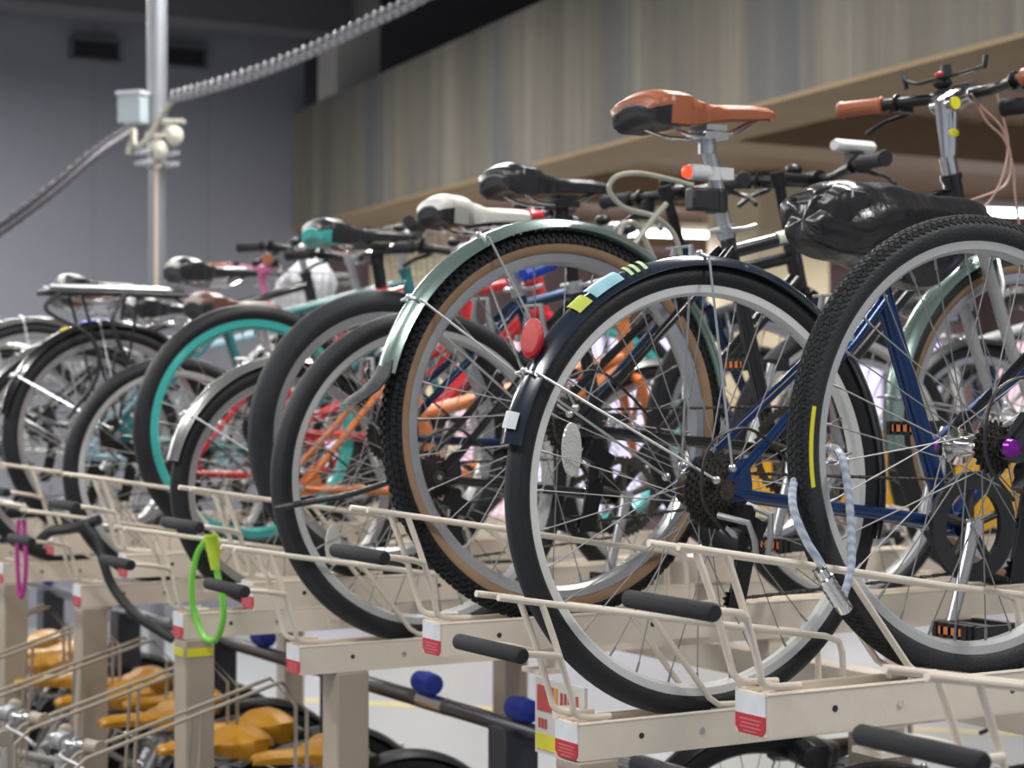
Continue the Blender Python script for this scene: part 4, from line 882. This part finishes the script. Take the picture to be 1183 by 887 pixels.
for X, s, lab in ((1.78, 4.02, 'grey bicycle with orange saddle nearest the camera on the lower tier'), (1.64, 4.24, 'grey bicycle with orange saddle left of the second cream post, set back toward the aisle'), (1.78, 4.42, 'grey bicycle with large orange saddle right of the second cream post'), (1.64, 4.66, 'grey bicycle with orange saddle just left of the second cream post'),
                  (1.78, 4.90, 'grey bicycle with orange saddle, upper one left of the second cream post'), (1.64, 5.03, 'grey bicycle with orange saddle just right of the third cream post'), (1.78, 5.27, 'grey bicycle with broad orange saddle between the second and third cream posts'), (1.64, 5.42, 'grey bicycle with orange saddle left of the third cream post'),
                  (1.64, 5.74, 'grey bicycle with orange saddle low by the left edge post'), (1.78, 5.98, 'grey bicycle with orange saddle halfway between the leftmost cream posts'), (1.78, 6.26, 'grey bicycle with orange saddle, farthest of the lower tier')):
    low_bike(X, s, HC - .80, lab)
for s_, x_, l1, l2 in ((3.22, 2.42, 'black bicycle on the lower tier beneath the blue bicycle, only its wheel in view', 'lower tier tray beneath the blue bicycle'), (2.75, 2.35, 'black bicycle on the lower tier beneath the tray with the zigzag tyre', 'lower tier tray beneath the zigzag tyre')):
    bike(l1, x_, s_, .36, .32, dict(lo=1, rt=.02, rim=BMET, col=BLK, cl=(.26, .16), bb=(.40, -.05), ht=(.85, .20), hl=(.87, .08), sad=(.22, .28, .26, .08, BLEA), bar=(.85, .26, .2, .05, 0), fend=dict(m=BLK, a0=.3, a1=2.8, st=(1.2, 2.3), stm=CHROME, w=.028, front=0), crank=0, der=0, cass=5, brake=0, bell=0, intray=0))
    t = thing('lower_tray', l2, 'bike tray', (1.9, s_, 0)); f = MB(); f.box((0, 0, .335), (1.9, .07, .05)); f.build('channel', CREAMD, t)
    for x in (-.7, .7): f = MB(); f.box((x, 0, .155), (.06, .06, .31)); f.build('foot', CREAMD, t)
# ------------------------------------------------------------------ opposite rack, seen through the near wheels
YP = mat('yellow_plastic_guard', (.80, .42, .01), .4)
def xop(t, P, hz, fo):
    f = MB(); f.prism([(-.20, -.10), (-.17, .04), (-.02, .09), (.14, .03), (.12, -.14), (-.05, -.19)], -.075, -.068, o=(0, 0, hz)); f.build('wheel_guard', YP, t, label='yellow plastic wheel guard')
OPP = ((3.75, 3.95, 'white-forked hire bicycle with yellow wheel guard on the opposite rack, nearest'), (3.75, 4.45, 'hire bicycle with yellow wheel guard, middle of the opposite rack'), (3.75, 4.95, 'hire bicycle with yellow wheel guard, farthest on the opposite rack'))
for i, (x, s, lab) in enumerate(OPP):
    bike(lab, x, s, ZL, .31, dict(lo=1, rt=.02, rim=ALU, spokes=28, col=[GREY, WHP, NAVY][i], sad=(.28, .46, .26, .09, BLEA), bar=(.90, .55, .2, .12, .02), fend=dict(m=BPL, a0=.1, a1=2.95, st=(1.7,), w=.028), cass=1, der=0, extra=xop))
    tray(3.5, s, ZL, ['cream tray of the nearest hire bicycle on the opposite rack', 'cream tray of the middle hire bicycle on the opposite rack', 'cream tray of the farthest hire bicycle on the opposite rack'][i], 0)
t = thing('rack_beam', 'cream support beam and posts of the opposite rack', 'beam', (4.65, 0, ZL - .091))
f = MB(); f.box((0, 4.4, -.03), (.06, 2.4, .06)); f.build('beam', CREAM, t)
for y in (3.5, 5.3): f = MB(); f.box((0, y, -(ZL - .151) / 2 - .06), (.07, .07, ZL - .151)); f.build('post', CREAMD, t)

# ------------------------------------------------------------------ pole with boxes, cable bundle
t = thing('steel_pole', 'tall galvanised steel pole rising behind the racks at the left', 'pole', (2.73, 7.66, 0))
POLE = mat('galvanised_pole', (.24, .255, .28), .45, .4, var=.1)
f = MB(); f.tube([(0, 0, HC + 1.02), (0, 0, 4.7)], .041, 24); f.build('upper_tube', POLE, t)
f = MB(); f.tube([(0, 0, 0), (0, 0, HC + 1.04)], .034, 24); f.build('lower_tube', POLE, t)
f = MB(); f.lathe([(0, .09), (.012, .09), (.014, .04)], (0, 0, 0), axis='z', n=24); f.build('base_flange', POLE, t)
for z in (HC + .995, HC + .95): f = MB(); f.box((0, 0, z), (.16, .10, .014)); f.lathe([(z - .02, .042), (z + .02, .042)], axis='z', n=20); f.build('pipe_clamp', ALU, t)
f = MB(); f.tube([(-.02, -.045, 0.9), (-.02, -.045, HC + 1.0)], .009, 10); f.build('conduit', mat('beige_conduit', (.55, .45, .36), .5), t)
right = Vector((.8660254, -.5, 0)); fwd = Vector((.5, .8660254, 0)); R3 = Matrix.Rotation(-pi / 6, 3, 'Z')
def cf(dx, dy, dz): return tuple(right * dx + fwd * dy + Vector((0, 0, dz)))
BOX = mat('grey_junction_box', (.36, .42, .45), .5)
o = thing('junction_box', 'grey junction box clamped to the pole', 'box', (2.73, 7.66, HC + 1.17)); 
f = MB(); f.box(cf(-.085, -.03, 0), (.105, .10, .115), rot=Matrix.Rotation(-pi / 6 - .35, 3, 'Z')); f.build('housing', BOX, o)
f = MB(); f.box(cf(-.085, -.03, .064), (.118, .112, .014), rot=Matrix.Rotation(-pi / 6 - .35, 3, 'Z')); f.build('lid', mat('pale_box_lid', (.55, .58, .64), .5), o)
CAMB = mat('beige_sensor_plastic', (.56, .54, .46), .45)
for (dx, dz, rx, lab) in ((.075, 1.06, .045, 'beige sensor with hood on the right of the pole, upper one'), (.02, 1.0, .04, 'beige round sensor on the front of the pole, lower one')):
    o = thing('sensor', lab, 'sensor', tuple(Vector((2.73, 7.66, HC + dz)) + Vector(cf(dx, -.07, 0))))
    f = MB(); f.box((0, 0, .055), (.10, .07, .014), rot=R3); f.box((0, 0, .03), (.04, .05, .05), rot=R3); f.tube([(0, 0, .02), cf(-.05, .05, .02)], .012, 8); f.build('bracket', CAMB, o)
    f = MB(); f.ball(cf(.012, -.012, -.005), (rx * .8, rx * .8, rx)); f.build('sensor_head', CAMB, o)
# cable bundle
def atd(px, py, d): lat = (px - CX) / F * d; return Vector((.8660254 * lat + .5 * d, -.5 * lat + .8660254 * d, HC + (HY - py) / F * d))
SC_ = mat('grey_cable_sleeve', (.27, .265, .29), .5, var=.3, vscale=60); DC = mat('dark_cable_sleeve', (.05, .045, .06), .5, var=.4, vscale=60)
def bundle(pts, m, m2, lab, rr=.012):
    P0 = Vector(pts[0]); t = thing('cable_bundle', lab, 'cable', tuple(P0)); L = curve([Vector(p) - P0 for p in pts], 14)
    f = MB(); f.tube(L, rr, 10); f.build('cable', m, t)
    L2 = []; acc = 0
    for i, p in enumerate(L):
        if i: acc += (L[i] - L[i - 1]).length
        for q in range(1): pass
    # spiral wrap
    tot = acc; n = int(tot / .004); cum = [0]
    for i in range(1, len(L)): cum.append(cum[-1] + (L[i] - L[i - 1]).length)
    j = 0
    for i in range(n):
        u = tot * i / n
        while j < len(L) - 2 and cum[j + 1] < u: j += 1
        k = (u - cum[j]) / max(1e-6, cum[j + 1] - cum[j]); p = L[j].lerp(L[j + 1], k); a = u / .055 * 2 * pi
        L2.append(p + right * cos(a) * rr * 1.3 * .5 + Vector((0, 0, 1)) * (sin(a) * rr * 1.9 + rr * .8) + fwd * cos(a) * rr * 1.6)
    f = MB(); f.tube(L2, rr * .26, 6); f.build('spiral_wrap', m2, t)
    f = MB(); f.tube([p + Vector((0, 0, rr * 1.9)) for p in L], rr * .55, 8); f.build('support_wire', m2, t)
bundle([atd(198, 115, 7.45), atd(240, 104, 7.2), atd(300, 85, 6.9), atd(360, 61, 6.6), atd(420, 32, 6.3), atd(480, 3, 6.0), atd(540, -30, 5.8)], SC_, SC_, 'pale spiral-wrapped cable bundle rising from the pole to the upper right', .013)
bundle([atd(150, 153, 7.55), atd(110, 180, 7.3), atd(60, 223, 7.1), atd(0, 268, 6.9), atd(-60, 305, 6.7)], DC, DC, 'dark spiral-wrapped cable bundle sagging from the pole to the left edge', .014)
t, P0 = cord('cable_tie', [atd(148, 178, 7.5), atd(154, 150, 7.5), atd(156, 168, 7.48), atd(170, 160, 7.46), atd(186, 135, 7.46), atd(200, 115, 7.46)], .011, CAMB, 'pale cable loop tied at the pole between the two bundles', 'cable')
